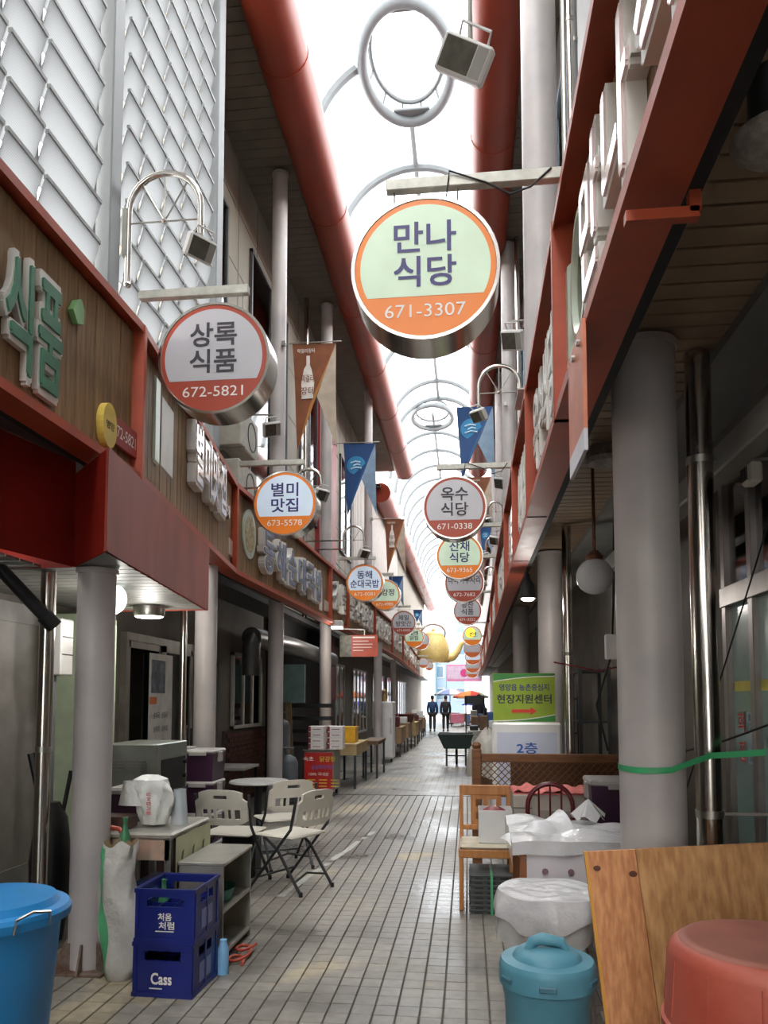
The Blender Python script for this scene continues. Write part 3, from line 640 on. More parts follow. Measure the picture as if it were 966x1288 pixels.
# ------------------------------------------------------------ round hanging signs
def disc(c, r, y, n=40, lo=None, mb=None):
    mb = mb or MB(); pts = []
    for k in range(n * 2):
        a = math.pi * k / n; x, z = r * math.cos(a), r * math.sin(a)
        if lo is not None and z < lo: continue
        pts.append((c.x + x, y, c.z + z))
    if lo is not None:
        hw = math.sqrt(max(0, r * r - lo * lo)); pts += []
        ins = [i for i in range(len(pts)) if pts[i][0] < c.x and pts[i][2] - c.z >= lo]
        i = max(ins, key=lambda q: pts[q][0] * 0 - pts[q][2]); pts.insert(i + 1, (c.x - hw, y, c.z + lo)); pts.insert(i + 2, (c.x + hw, y, c.z + lo))
    mb.add(pts, [list(range(len(pts)))]); return mb
def round_sign(px, py, dp, d, lines, phone, lab, side, face, band, tcol, armx, hs=(.215, .215), ws=(.43, .43), arm=True, grp=None):
    c = P(px, py, Y=d); r = (P(px + dp / 2, py, Y=d) - P(px - dp / 2, py, Y=d)).length / 2
    if armx < c.x: c.x = max(c.x, armx + r + .04)
    else: c.x = min(c.x, armx - r - .04)
    t = thing('round_sign', lab, 'sign', (c.x, c.y, c.z - r), group=grp); th = .11
    MB().lathe([(r * .93, -th + .012), (r * .955, -th), (r, -th), (r, th), (r * .955, th), (r * .93, th - .012)], c, 48, 'Y').build('housing', steel, t)
    disc(c, r * .945, c.y - th + .004).build('face_band', band, t)
    disc(c, r * .875, c.y - th + .002, lo=-r * .40).build('face_panel', face, t)
    z = [.42, -.06] if len(lines) > 1 else [.15]
    for s, zz, hh, ww in zip(lines, z, hs, ws): text(MB(), s, (c.x, c.y - th - .0005, c.z + r * zz), UX, UZ, 2 * r * ww, 2 * r * hh, .036).build('lettering', tcol, t)
    if phone: text(MB(), phone, (c.x, c.y - th + .001, c.z - r * .60), UX, UZ, 2 * r * .54, 2 * r * .09, .004).build('phone_lettering', white_t, t)
    if arm:
        za = c.z + r + .13 * min(1, r / .35); s = 1 if armx > c.x else -1
        e = c.x - s * .2
        MB().bar((armx + s * .14, c.y, za), (e, c.y, za), .05, .06, .004).build('arm', galv, t)
        for q in (-.16, .16): MB().tube([(c.x + q, c.y, za + .02), (c.x + q, c.y, c.z + math.sqrt(r * r - q * q) - .005)], .005, 6).build('hanger', dull_steel, t)
    return t, c, r
lx = lambda y: next((a[0] + (b_[0] - a[0]) * (y - a[1]) / (b_[1] - a[1])) for a, b_ in zip(LP[:-1], LP[1:]) if a[1] <= y <= b_[1])
rx = lambda y: next((a[0] + (b_[0] - a[0]) * (y - a[1]) / (b_[1] - a[1])) for a, b_ in zip(RP[:-1], RP[1:]) if a[1] <= y <= b_[1])
RS = [(536, 351, 182, 3.66, ('만나', '식당'), '671-3307', 'big lit round sign reading 만나 식당 above phone 671-3307', lit_green, orange_lit, purple_t),
      (572, 641, 80, 8.3, ('옥수', '식당'), '671-0338', 'unlit round sign reading 옥수 식당 with rust-red band', white_f, red_f, dark_t),
      (578, 701, 59, 11.3, ('산채', '식당'), '673-9365', 'lit round sign reading 산채 식당 with orange band', lit_green, orange_lit, purple_t),
      (584, 734, 50, 13.4, ('다숙이부자리',), '672-7682', 'grey round sign reading 다숙이부자리, half hidden by the lit sign', white_f, red_f, dark_t),
      (588, 769, 36, 18.6, ('광산', '식품'), '671-3222', 'small grey round sign reading 광산 식품', white_f, red_f, dark_t),
      (594, 800, 25, 26.4, ('전',), '', 'small lit round sign with a yellow disc reading 전', lit_green, orange_lit, dark_t)]
for px, py, dp, d, ls, ph, lab, fm, bm_, tc in RS:
    ws = (.42, .42) if len(ls) > 1 else ((.8,) if len(ls[0]) > 3 else (.4,))
    t, c, r = round_sign(px, py, dp, d, ls, ph, lab, 1, fm, bm_, tc, rx(d), ws=ws)
    if dp > 60: MB().tube([Vector((c.x + .1, c.y - .03, c.z + r)), Vector((c.x + .12, c.y - .035, c.z + r + .17)), Vector((c.x + .3, c.y - .03, c.z + r + .10)), Vector((c.x + .42, c.y - .03, c.z + r + .03)), Vector((c.x + .52, c.y - .03, c.z + r + .06)), Vector((rx(d), c.y - .03, c.z + r + .15))], .005, 6).build('cable', cable_m, t)
    if ls[0] == '전': disc(Vector((c.x - .06, 0, c.z + .1)), r * .5, c.y - .1105).build('yellow_disc', mat('yellow_disc', (238, 196, 60), .4, 0, .02, emit=.4), t)
for px, py, dp, d, m_, lab in ((594, 816, 23, 28.5, white_f, 'round sign with rust-red band just below the yellow disc sign'), (595, 826, 21, 31, lit_cool, 'lit round sign third in the far stack under the yellow disc sign'),
                               (596, 837, 19, 34, white_f, 'small far round sign fourth in the stack under the yellow disc sign'), (597, 845, 16, 39, white_f, 'tiny last round sign in the stack under the yellow disc sign')):
    round_sign(px, py, dp, d, (), '', lab, 1, m_, orange_f, dark_t, rx(d))
LS = [(275, 459, 137, 4.72, ('상록', '식품'), '672-5821', 'unlit round sign reading 상록 식품 above phone 672-5821', white_f, red_f, dark_t),
      (361, 636, 80, 8.3, ('별미', '맛집'), '673-5578', 'lit round sign reading 별미 맛집 in purple', lit_cool, orange_lit, purple_t),
      (457, 734, 47, 14.1, ('동해', '순대국밥'), '672-0081', 'lit round sign reading 동해 순대국밥', lit_cool, orange_lit, purple_t),
      (475, 749, 39, 17.2, ('닭강정',), '672-4985', 'lit round sign partly behind the 순대국밥 sign', lit_green, orange_lit, dark_t),
      (507, 784, 31, 21.8, ('제일', '방앗간'), '673-0033', 'grey round sign reading 제일 방앗간', white_f, red_f, dark_t),
      (521, 802, 25, 26.4, ('년', '닭집'), '', 'small lit round sign reading 닭집', lit_green, orange_lit, dark_t)]
for px, py, dp, d, ls, ph, lab, fm, bm_, tc in LS:
    ws = (.42, .42)
    if ls[-1] == '순대국밥': ws = (.40, .76)
    if ls[-1] == '방앗간': ws = (.42, .62)
    if len(ls) == 1: ws = (.6,)
    round_sign(px, py, dp, d, ls, ph, lab, -1, fm, bm_, tc, lx(d), ws=ws)
for px, py, dp, d, m_, lab in ((529, 806, 23, 29, white_f, 'rust-banded round sign just behind the lit 닭집 sign'), (508, 820, 19, 33.5, white_f, 'small grey round sign below the mill sign'), (514, 824, 18, 36, white_f, 'small grey round sign overlapped by the one below the mill sign'),
                               (522, 829, 17, 38, lit_cool, 'small lit far round sign by the kettle'), (532, 834, 13, 40, white_f, 'tiny grey round sign under the kettle'), (540, 838, 11, 42, white_f, 'tiny orange round sign under the kettle spout')):
    round_sign(px, py, dp, d, (), '', lab, -1, m_, orange_f if px > 520 else red_f, dark_t, lx(d))

# ------------------------------------------------------------ flood lights and arched brackets
lens_m = mat('flood_lens', (84, 82, 74), .12, .2, .2, 20); body_m = mat('flood_body', (196, 194, 190), .4, .1, .05)
def flood(parent, c, w_, h_, dirn, name='floodlight', roll=0):
    """lamp head centred on c, glass facing dirn"""
    d = Vector(dirn).normalized(); x = d.cross(UZ).normalized(); y = x.cross(d)
    if roll: q = Matrix.Rotation(roll, 3, d); x = q @ x; y = q @ y
    m = Matrix(((x.x, d.x, y.x, c[0]), (x.y, d.y, y.y, c[1]), (x.z, d.z, y.z, c[2]), (0, 0, 0, 1)))
    h = MB().box(-w_ / 2, w_ / 2, -.035, .03, -h_ / 2, h_ / 2, .012, m); h.box(-w_ * .36, w_ * .36, -.075, -.03, -h_ * .36, h_ * .36, .01, m)
    o = h.build(name, body_m, parent); MB().box(-w_ * .2, w_ * .43, .029, .033, -h_ * .4, h_ * .4, 0, m).build('lens', lens_m, o); MB().box(-w_ * .44, -w_ * .22, .029, .032, -h_ * .4, h_ * .4, 0, m).build('driver_cover', mat('driver_grey', (130, 128, 122), .4), o)
    MB().tube([m @ Vector(p_) for p_ in ((-w_ * .3, -.02, 0), (-w_ * .3, -.03, h_ * .5), (-w_ * .3, 0, h_ * .85), (w_ * .3, 0, h_ * .85), (w_ * .3, -.03, h_ * .5), (w_ * .3, -.02, 0))], .008, 6).build('yoke', body_m, parent)
def bracket(xl, xd, yt, yl, yd, d, mount, lab, fw=.2, fdir=(.6, -.7, -.5)):
    a = P(xl, yl, Y=d); q = P(xd, yd, Y=d); tp = P((xl + xd) / 2, yt, Y=d); r = abs(q.x - a.x) / 2; xc = (a.x + q.x) / 2; zc = tp.z - r; s = 1 if q.x > a.x else -1
    t = thing('arched_lamp_bracket', lab, 'lamp bracket', (a.x, d, a.z))
    path = [(a.x, d, a.z), (a.x, d, zc)] + [(xc - s * r * math.cos(R(k * 15)), d, zc + r * math.sin(R(k * 15))) for k in range(1, 12)] + [(q.x, d, zc), (q.x, d, q.z)]
    MB().tube(path, .022, 10).build('arch_tube', steel, t); MB().lathe([(0, -.025), (.02, -.018), (.028, 0), (.02, .018), (0, .025)], (a.x, d, a.z), 10).build('end_ball', steel, t)
    zs = zc - r * .35
    MB().tube([(a.x, d, zs), (q.x, d, zs)], .006, 6).build('cross_rod', dull_steel, t)
    for k in (50, 90, 130): MB().tube([(xc, d, zs), (xc + r * math.cos(R(k)), d, zc + r * math.sin(R(k)))], .006, 6).build('spoke', dull_steel, t)
    MB().lathe([(0, -.02), (.016, -.012), (.022, 0), (.016, .012), (0, .02)], (xc, d, zs), 10).build('hub', steel, t)
    for zz in (zs, zs - .16): MB().tube([(a.x, d, zz), (mount, d, zz)], .013, 8).build('stub', steel, t)
    MB().box(mount - .02, mount + .02, d - .03, d + .03, zs - .24, zs + .1, .004).build('mount_plate', dull_steel, t)
    MB().tube([(q.x, d, q.z + .06), (q.x - s * .05, d - .02, q.z - .03), (q.x - s * .1, d - .03, q.z - .16)], .005, 6).build('cable', cable_m, t)
    flood(t, (q.x, d, q.z - .1), fw, fw * .72, fdir); return t
bracket(160, 252, 218, 358, 295, 4.8, -2.33, 'arched stainless lamp bracket on the post between the louvre screens', .21, (.75, -.55, -.6))
bracket(655, 602, 460, 560, 512, 8.6, 1.08, 'arched stainless lamp bracket in front of the blue pennant', .2, (-.5, -.6, -.65))
bracket(372, 404, 590, 622, 612, 8.6, -3.18, 'arched lamp bracket behind the lit 별미 맛집 sign', .2, (.7, -.5, -.5))
bracket(432, 458, 662, 695, 690, 13.6, -3.18, 'arched lamp bracket above the 순대국밥 sign', .24, (.7, -.5, -.5))
bracket(633, 614, 631, 660, 650, 15, 1.08, 'far arched lamp bracket right of the 옥수 식당 sign', .22, (-.5, -.6, -.6))
bracket(628, 611, 676, 700, 694, 18.5, 1.08, 'far arched lamp bracket right of the lit 산채 식당 sign', .22, (-.5, -.6, -.6))
bracket(624, 608, 713, 735, 730, 21, 1.08, 'far arched lamp bracket beside the 광산 식품 sign', .22, (-.5, -.6, -.6))
c = P(584, 75, Y=3.6); t = thing('floodlight', 'big white floodlight hanging above the lit round sign', 'floodlight', (c.x, 3.6, c.z))
flood(t, (c.x, 3.6, c.z), .27, .17, (-.3, -1, -.38), 'lamp_head', roll=R(-33))
MB().tube([(c.x + .03, 3.62, c.z + .1), (c.x + .03, 3.62, c.z + .55), (.52, 3.8, c.z + .55), (.52, 3.8, 3.9)], .014, 8).build('support_pipe', dull_steel, t)
for (px, py, d, mx, lab) in ((342, 540, 10.0, -3.19, 'floodlight under the brown pennant on the tall column'), (645, 428, 7.6, 1.09, 'grey floodlight below the big pale pillar'), (630, 608, 13, 1.09, 'far floodlight right of the 옥수 식당 sign top'), (622, 680, 16.6, 1.09, 'far floodlight behind the lit 산채 식당 sign')):
    c = P(px, py, Y=d); t = thing('floodlight', lab, 'floodlight', (c.x, d, c.z - .1)); s = 1 if mx < 0 else -1
    flood(t, c, .26, .2, (s * .6, -.6, -.55), 'lamp_head', roll=R(20 * s)); MB().tube([(c.x, d + .02, c.z + .1), (c.x, d + .04, c.z + .22), (mx, d + .06, c.z + .25)], .012, 8).build('support_pipe', dull_steel, t)

# ------------------------------------------------------------ pennants
def pennant(x0, x1, yp, yb, d, kind, post_x, lab):
    a, b_ = P(x0, yp, Y=d), P(x1, yp, Y=d); hh = a.z - P(x0, yb, Y=d).z; wd = b_.x - a.x; t = thing('pennant', lab, 'banner', (a.x, d, a.z - hh))
    def pt(u, v, o=0): return (a.x + u * wd, d + .03 * math.sin(v * 5 + u * 2) + o, a.z - v * hh)
    def tri(A, B, C, m, nm, o):
        mb = MB(); n = 8; idx = {}; V = []
        for i in range(n + 1):
            for j in range(n + 1 - i):
                u = (A[0] * (n - i - j) + B[0] * i + C[0] * j) / n; v = (A[1] * (n - i - j) + B[1] * i + C[1] * j) / n; idx[(i, j)] = len(V); V.append(pt(u, v, o))
        Fc = []
        for i in range(n):
            for j in range(n - i):
                Fc.append((idx[(i, j)], idx[(i + 1, j)], idx[(i, j + 1)]))
                if i + j < n - 1: Fc.append((idx[(i + 1, j)], idx[(i + 1, j + 1)], idx[(i, j + 1)]))
        mb.add(V, Fc, True); return mb.build(nm, m, t)
    if kind == 'brown': m1 = mat('pennant_brown', (122, 68, 34), .7, 0, .15); m2 = mat('pennant_ochre', (170, 112, 48), .7); m3 = mat('pennant_beige', (176, 160, 142), .7)
    else: m1 = mat('pennant_navy', (18, 62, 112), .7, 0, .08); m2 = mat('pennant_blue', (30, 84, 132), .7); m3 = mat('pennant_greyblue', (124, 146, 168), .7)
    tri((0, 0), (.14, 1), (1, 0), m1, 'main_flag', 0); tri((.42, .58), (.14, 1), (1, 0), m2, 'stripe', -.004)
    tri((1, 0), (.58, .5), (1.04, .98), m3, 'pale_tail', .004)
    MB().tube([(post_x, d, a.z + .01), (b_.x + .08, d, a.z + .01)], .009, 8).build('pole', dull_steel, t); MB().box(post_x - .03, post_x + .03, d - .03, d + .03, a.z - .02, a.z + .05, .005).build('clamp', dull_steel, t)
    if kind == 'brown':
        bot = [(-.17, 0), (.17, 0), (.19, .25), (.1, .46), (.05, .52), (.05, .66), (-.05, .66), (-.05, .52), (-.12, .46), (-.19, .25)]
        mb = MB(); mb.prism([(.36 + u * .8, .52 - v * .62) for u, v in bot][::-1], lambda u, v, o: pt(u, v, -.012 + o), -.001, .001); mb.build('bottle_print', mat('pennant_white', (214, 206, 196), .7), t)
        for s, v in (('막걸리', .33), ('장터', .45)): text(MB(), s, Vector(pt(.36, v, -.035)), UX, UZ, wd * .28, hh * .07, .02).build('print_lettering', mat('pennant_ink', (110, 50, 30), .7), t)
        text(MB(), '막걸리장터', Vector(pt(.32, .07, -.03)), UX, UZ, wd * .4, hh * .04, .02).build('lettering', mat('pennant_white', (214, 206, 196), .7), t)
    else:
        cc = Vector(pt(.40, .30)); disc(Vector((cc.x, 0, cc.z)), wd * .29, cc.y - .012, 16).build('emblem_disc', mat('emblem_blue', (46, 128, 176), .7), t)
        for k, (dx, dz, w_) in enumerate(((-.02, .09, .3), (.02, 0, .22), (0, -.1, .34))):
            MB().tube([(cc.x + wd * (dx - w_ / 2), cc.y - .016, cc.z + wd * (dz - .02)), (cc.x + wd * dx, cc.y - .016, cc.z + wd * (dz + .03)), (cc.x + wd * (dx + w_ / 2), cc.y - .016, cc.z + wd * dz)], wd * .022, 5).build('emblem_stroke', mat('emblem_white', (190, 214, 226), .7), t)
    return t
pennant(368, 422, 433, 568, 10.2, 'brown', -2.56, 'brown swallowtail pennant with white bottle print on the tall column')
pennant(432, 472, 558, 650, 13.85, 'blue', -2.47, 'blue swallowtail pennant on the column behind the red cladding')
pennant(484, 509, 653, 722, 18.1, 'brown', -2.3, 'small brown bottle pennant on the slim far column')
pennant(489, 507, 725, 765, 21.9, 'blue', -3.19, 'small blue pennant behind the lit round signs')
pennant(520, 531, 767, 790, 28, 'blue', -3.19, 'tiny blue pennant beside the mill sign')
pennant(574, 620, 512, 605, 12.25, 'blue', .65, 'blue swallowtail pennant hanging from the right pillar')
pennant(588, 618, 600, 665, 17.4, 'brown', .72, 'brown pennant behind the 옥수 식당 sign')
pennant(604, 620, 660, 705, 22.1, 'blue', .75, 'far blue pennant behind the 산채 식당 sign')
c0, c1 = P(442, 799, Y=14.2), P(475, 826, Y=14.2); t = thing('notice_sign', 'red notice board with small white text hanging by the LED lamp', 'sign', (c0.x, 14.2, c1.z))
MB().box(c0.x, c1.x, 14.19, 14.22, c1.z, c0.z).build('panel', mat('notice_red', (176, 70, 46), .5), t)
for k, (w_, h_) in enumerate(((.42, .03), (.3, .012), (.38, .012), (.36, .012), (.2, .012))): MB().box(c0.x + .03, c0.x + .03 + w_ * 1.0, 14.183, 14.19, c0.z - .06 - k * .06, c0.z - .06 - k * .06 + h_).build('text_line', white_t, t)
d0 = P(428, 800, Y=14.25); MB().box(d0.x, c0.x - .005, 14.2, 14.23, c1.z, c0.z).build('picture_panel', mat('notice_picture', (44, 52, 60), .4, 0, .5, 12, c2=(120, 110, 80)), t)
MB().bar(((c0.x + c1.x) / 2, 14.2, c0.z), ((c0.x + c1.x) / 2, 14.2, 2.88), .02, .02).build('hanger', dull_steel, t); MB().bar(((c0.x + c1.x) / 2, 14.2, 2.88), (-2.4, 14.2, 2.9), .02, .02).build('hanger_arm', dull_steel, t)
# ------------------------------------------------------------ left shopfronts under the canopy
XW = -3.45
def door_x(n, y0, y1, z1, fm, gm, back, extra=None):
    o = struct(MB().box(XW, XW + .07, y0, y1, z1, z1 + .08).box(XW, XW + .07, y0 - .05, y0, 0, z1 + .08).box(XW, XW + .07, y1, y1 + .05, 0, z1 + .08), 'door_%d' % n, fm)
    MB().box(XW + .002, XW + .01, y0, y1, 0, z1).build('dark_room_sheet', back, o)  # flat sheet whose dull colour stands in for the dim shop inside
    k = 2
    for i in range(k):
        a, b = y0 + (y1 - y0) * i / k, y0 + (y1 - y0) * (i + 1) / k; xx = XW + .03 + .02 * i
        fr = MB().box(xx, xx + .03, a, a + .06, .02, z1).box(xx, xx + .03, b - .06, b, .02, z1).box(xx, xx + .03, a, b, .02, .3).box(xx, xx + .03, a, b, z1 - .07, z1); f = fr.build('door_leaf', fm, o)
        MB().box(xx + .012, xx + .018, a + .06, b - .06, .3, z1 - .07).build('pane', gm, f); MB().box(xx + .03, xx + .05, b - .05, b - .03, .95, 1.2).build('handle', char_m, f)
    return o
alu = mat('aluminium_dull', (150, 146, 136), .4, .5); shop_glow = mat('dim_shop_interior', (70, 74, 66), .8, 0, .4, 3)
door_x(1, 4.4, 5.7, 2.2, mat('grey_door', (138, 134, 130), .5), mat('grey_door_panel', (140, 134, 130), .5), shop_glow)
d2 = door_x(2, 7.25, 9.0, 2.15, alu, glass, shop_glow)
pst = mat('poster_white', (206, 204, 198), .5); p0, p1 = 7.72, 8.35
MB().box(XW + .08, XW + .084, p0, p1, .95, 2.05).build('poster', pst, d2)
MB().box(XW + .084, XW + .087, p0 + .05, p0 + .42, 1.62, 1.98).build('poster_photo', mat('poster_photo', (96, 104, 116), .5, 0, .5, 9), d2); MB().box(XW + .084, XW + .087, p0 + .02, p0 + .2, 1.5, 1.58).build('poster_flash', mat('poster_orange', (210, 120, 70), .5), d2)
for k, s in enumerate(('순대국밥', '소머리국밥', '막창순대')):
    for j in range(2): text(MB(), s[:3], (XW + .088, p0 + .2 + .22 * j, 1.38 - k * .15), (0, 1, 0), UZ, .16, .07, .02).build('poster_lettering', dark_t, d2)
window_x(XW, 10.75, 12.3, 1.12, 2.25, 1, win_white, 3); window_x(XW, 9.2, 10.1, 1.0, 2.1, 1, win_frame, 2)
br = MB(); brick_m = mat('brown_brick', (92, 56, 48), .7, 0, .2, 9)
for r_ in range(15):
    for c_ in range(9):
        y = 10.5 + c_ * .215 + (.107 if r_ % 2 else 0); br.box(XW, XW + .045, y, y + .205, .02 + r_ * .07, .08 + r_ * .07)
bo = struct(MB().box(XW - .02, XW + .03, 10.4, 12.6, 0, 1.1), 'trim_3', mat('brick_mortar', (60, 50, 46), .8)); tag(br.build('brick', brick_m, bo), kind='stuff')
struct(MB().box(XW, XW + .3, 12.7, 16.9, 0, 2.95), 'wall_left', dark_m)  # near-black box standing in for the shade of the deep recess
struct(MB().box(XW + .3, XW + .42, 16.0, 17.2, 0, 2.95), 'trim_4', mat('crimson_panel', (112, 24, 34), .5))
for k, (y0, y1) in enumerate(((18.2, 20.8), (22.4, 25.5), (27.2, 31), (32, 36), (37, 42))): window_x(XW, y0, y1, .5, 2.5, 1, win_white, 4)
# green lit cabinet behind the drain pipe
t = thing('display_cabinet', 'tall pale green cabinet beside the grey shop door', 'cabinet', (-3.2, 5.95, 0))
MB().box(-3.42, -3.05, 5.8, 6.3, .03, 2.25, .01).build('body', mat('green_cabinet', (176, 190, 160), .45), t); MB().box(-3.06, -3.03, 5.84, 6.26, .1, 2.2, .01).build('door', mat('green_cabinet_door', (190, 204, 176), .4), t); MB().box(-3.03, -3.0, 5.86, 5.89, .9, 1.3).build('handle', dull_steel, t)
q = P(82, 812, X=-2.95); t = thing('meter_box', 'white wall box with seams behind the rusty footed column', 'box', (-3.1, q.y, q.z - .25))
MB().box(-3.1, -2.95, q.y - .05, q.y + .12, q.z - .22, q.z + .2, .01).build('case', white_pl, t)
for z in (-.07, .06): MB().box(-2.952, -2.947, q.y - .04, q.y + .11, q.z + z, q.z + z + .008).build('seam', char_m, t)
MB().bar((-3.04, q.y, q.z - .22), (-3.04, q.y, 0), .04, .04).build('conduit', grey_paint, t)

# lamps of the left canopy
def lamp_light(t, loc, e, r=.06, color=(1, .96, .9)):
    l = bpy.data.lights.new('lamp_light', 'POINT'); l.energy = e; l.shadow_soft_size = r; l.color = color; o = bpy.data.objects.new('lamp_light', l); col.objects.link(o); o.parent = t; o.location = Vector(loc) - ORG[t.name]
globe_on = mat('opal_glass_lit', (236, 246, 240), .2, 0, .02, emit=.8); globe_off = mat('opal_glass', (196, 196, 196), .2, 0, .05)
def globe(px, py, dp, d, lab, lit, ztop, deco=None):
    c = P(px, py, Y=d); r = dp / 2 * d / F * 1.0; t = thing('globe_lamp', lab, 'lamp', (c.x, d, c.z - r))
    n = 14; MB().lathe([(r * math.sin(math.pi * k / n), -r * math.cos(math.pi * k / n)) for k in range(n + 1)], c, 28).build('globe', globe_on if lit else globe_off, t)
    MB().lathe([(r * .45, 0), (r * .5, .03), (r * .3, .06), (.03, .07)], (c.x, d, c.z + r * .86), 20).build('gallery', deco or dull_steel, t)
    MB().tube([(c.x, d, c.z + r * .9), (c.x, d, ztop)], .012, 8).build('stem', deco or dull_steel, t); MB().lathe([(.06, -.02), (.06, 0)], (c.x, d, ztop), 16).build('ceiling_rose', deco or dull_steel, t)
    if lit: lamp_light(t, (c.x, d, c.z - r - .05), lit)
    return t
globe(138, 753, 44, 5.0, 'glowing opal globe lamp behind the rusty footed column', 3, 2.34)
globe(748, 725, 45, 5.4, 'unlit opal globe lamp with brass leaves hanging from the right ceiling', 0, 3.3, mat('brass_leaf', (112, 70, 50), .4, .5))
q = P(188, 748, Y=6.1); t = thing('ceiling_lamp', 'flat round ceiling lamp glowing under the faded red canopy box', 'lamp', (q.x, 6.1, 2.24))
MB().lathe([(.12, 0), (.13, .03), (.13, .085)], (q.x, 6.1, 2.25), 28).build('rim', dull_steel, t); MB().lathe([(.0, -.012), (.1, -.008), (.118, .001)], (q.x, 6.1, 2.25), 28).build('diffuser', bulb, t); lamp_light(t, (q.x, 6.1, 2.12), 2.5)
q = P(424, 789, Y=13.2); t = thing('led_lamp', 'small bright LED lamp under the left fascia by the red notice board', 'lamp', (q.x, 13.2, 2.75)); MB().box(q.x - .1, q.x + .1, 13.1, 13.3, 2.84, 2.95, .01).build('case', white_pl, t); MB().box(q.x - .09, q.x + .09, 13.11, 13.29, 2.81, 2.84).build('diffuser', bulb, t); lamp_light(t, (q.x, 13.2, 2.7), 5)
q = P(664, 753, Y=7.9); t = thing('pendant_lamp', 'black pendant lamp with glowing bulb under the right ceiling', 'lamp', (q.x, 7.9, 2.5))
MB().lathe([(.085, 0), (.08, .05), (.07, .14), (.03, .2), (.02, .26)], (q.x, 7.9, q.z), 24).build('shade', char_m, t); MB().lathe([(0, -.03), (.05, -.02), (.075, .005)], (q.x, 7.9, q.z), 20).build('bulb', bulb, t); MB().tube([(q.x, 7.9, q.z + .25), (q.x, 7.9, 3.3)], .008, 6).build('cord', cable_m, t); lamp_light(t, (q.x, 7.9, q.z - .08), 4)
q = P(976, 172, Z=3.12); t = thing('ceiling_lamp', 'unlit dusty ceiling dish lamp above the right eave boards', 'lamp', (q.x, q.y, 3.05))
MB().lathe([(0, -.07), (.07, -.055), (.115, -.015), (.12, .0), (.1, .012)], (q.x, q.y, 3.12), 28).build('dish', mat('dusty_glass', (150, 142, 134), .6, 0, .25, 40), t); MB().lathe([(.07, 0), (.07, .17)], (q.x, q.y, 3.13), 24).build('holder', char_m, t)
q = P(762, 578, Z=3.2); t = thing('ceiling_lamp', 'grey round ceiling lamp behind the thick mauve-grey column', 'lamp', (q.x, q.y, 3.16)); MB().lathe([(.12, 0), (.14, .03), (.1, .13)], (q.x, q.y, 3.17), 28).build('dish', mat('dusty_glass', (150, 142, 134), .6), t)

# ------------------------------------------------------------ objects on the left
blue_tub = mat('sky_blue_plastic', (34, 128, 190), .38, 0, .08, 4)
q = P(18, 1128, Z=.80); bx_, by_ = q.x - .1, q.y
t = thing('plastic_bin', 'big sky-blue plastic bin with lid and wire handle', 'bin', (bx_, by_, 0))
MB().lathe([(.19, 0), (.2, .02), (.255, .70), (.262, .72)], (bx_, by_, 0), 40).build('body', blue_tub, t)
MB().lathe([(.262, .715), (.29, .72), (.293, .75), (.283, .765), (.25, .77), (.235, .795), (.1, .805), (0, .806)], (bx_, by_, 0), 40).build('lid', blue_tub, t)
MB().tube([(bx_ + .22, by_ - .19, .72), (bx_ + .235, by_ - .2, .77), (bx_ + .26, by_ - .14, .785), (bx_ + .285, by_ - .07, .77), (bx_ + .28, by_ - .06, .72)], .006, 6).build('wire_handle', steel, t)

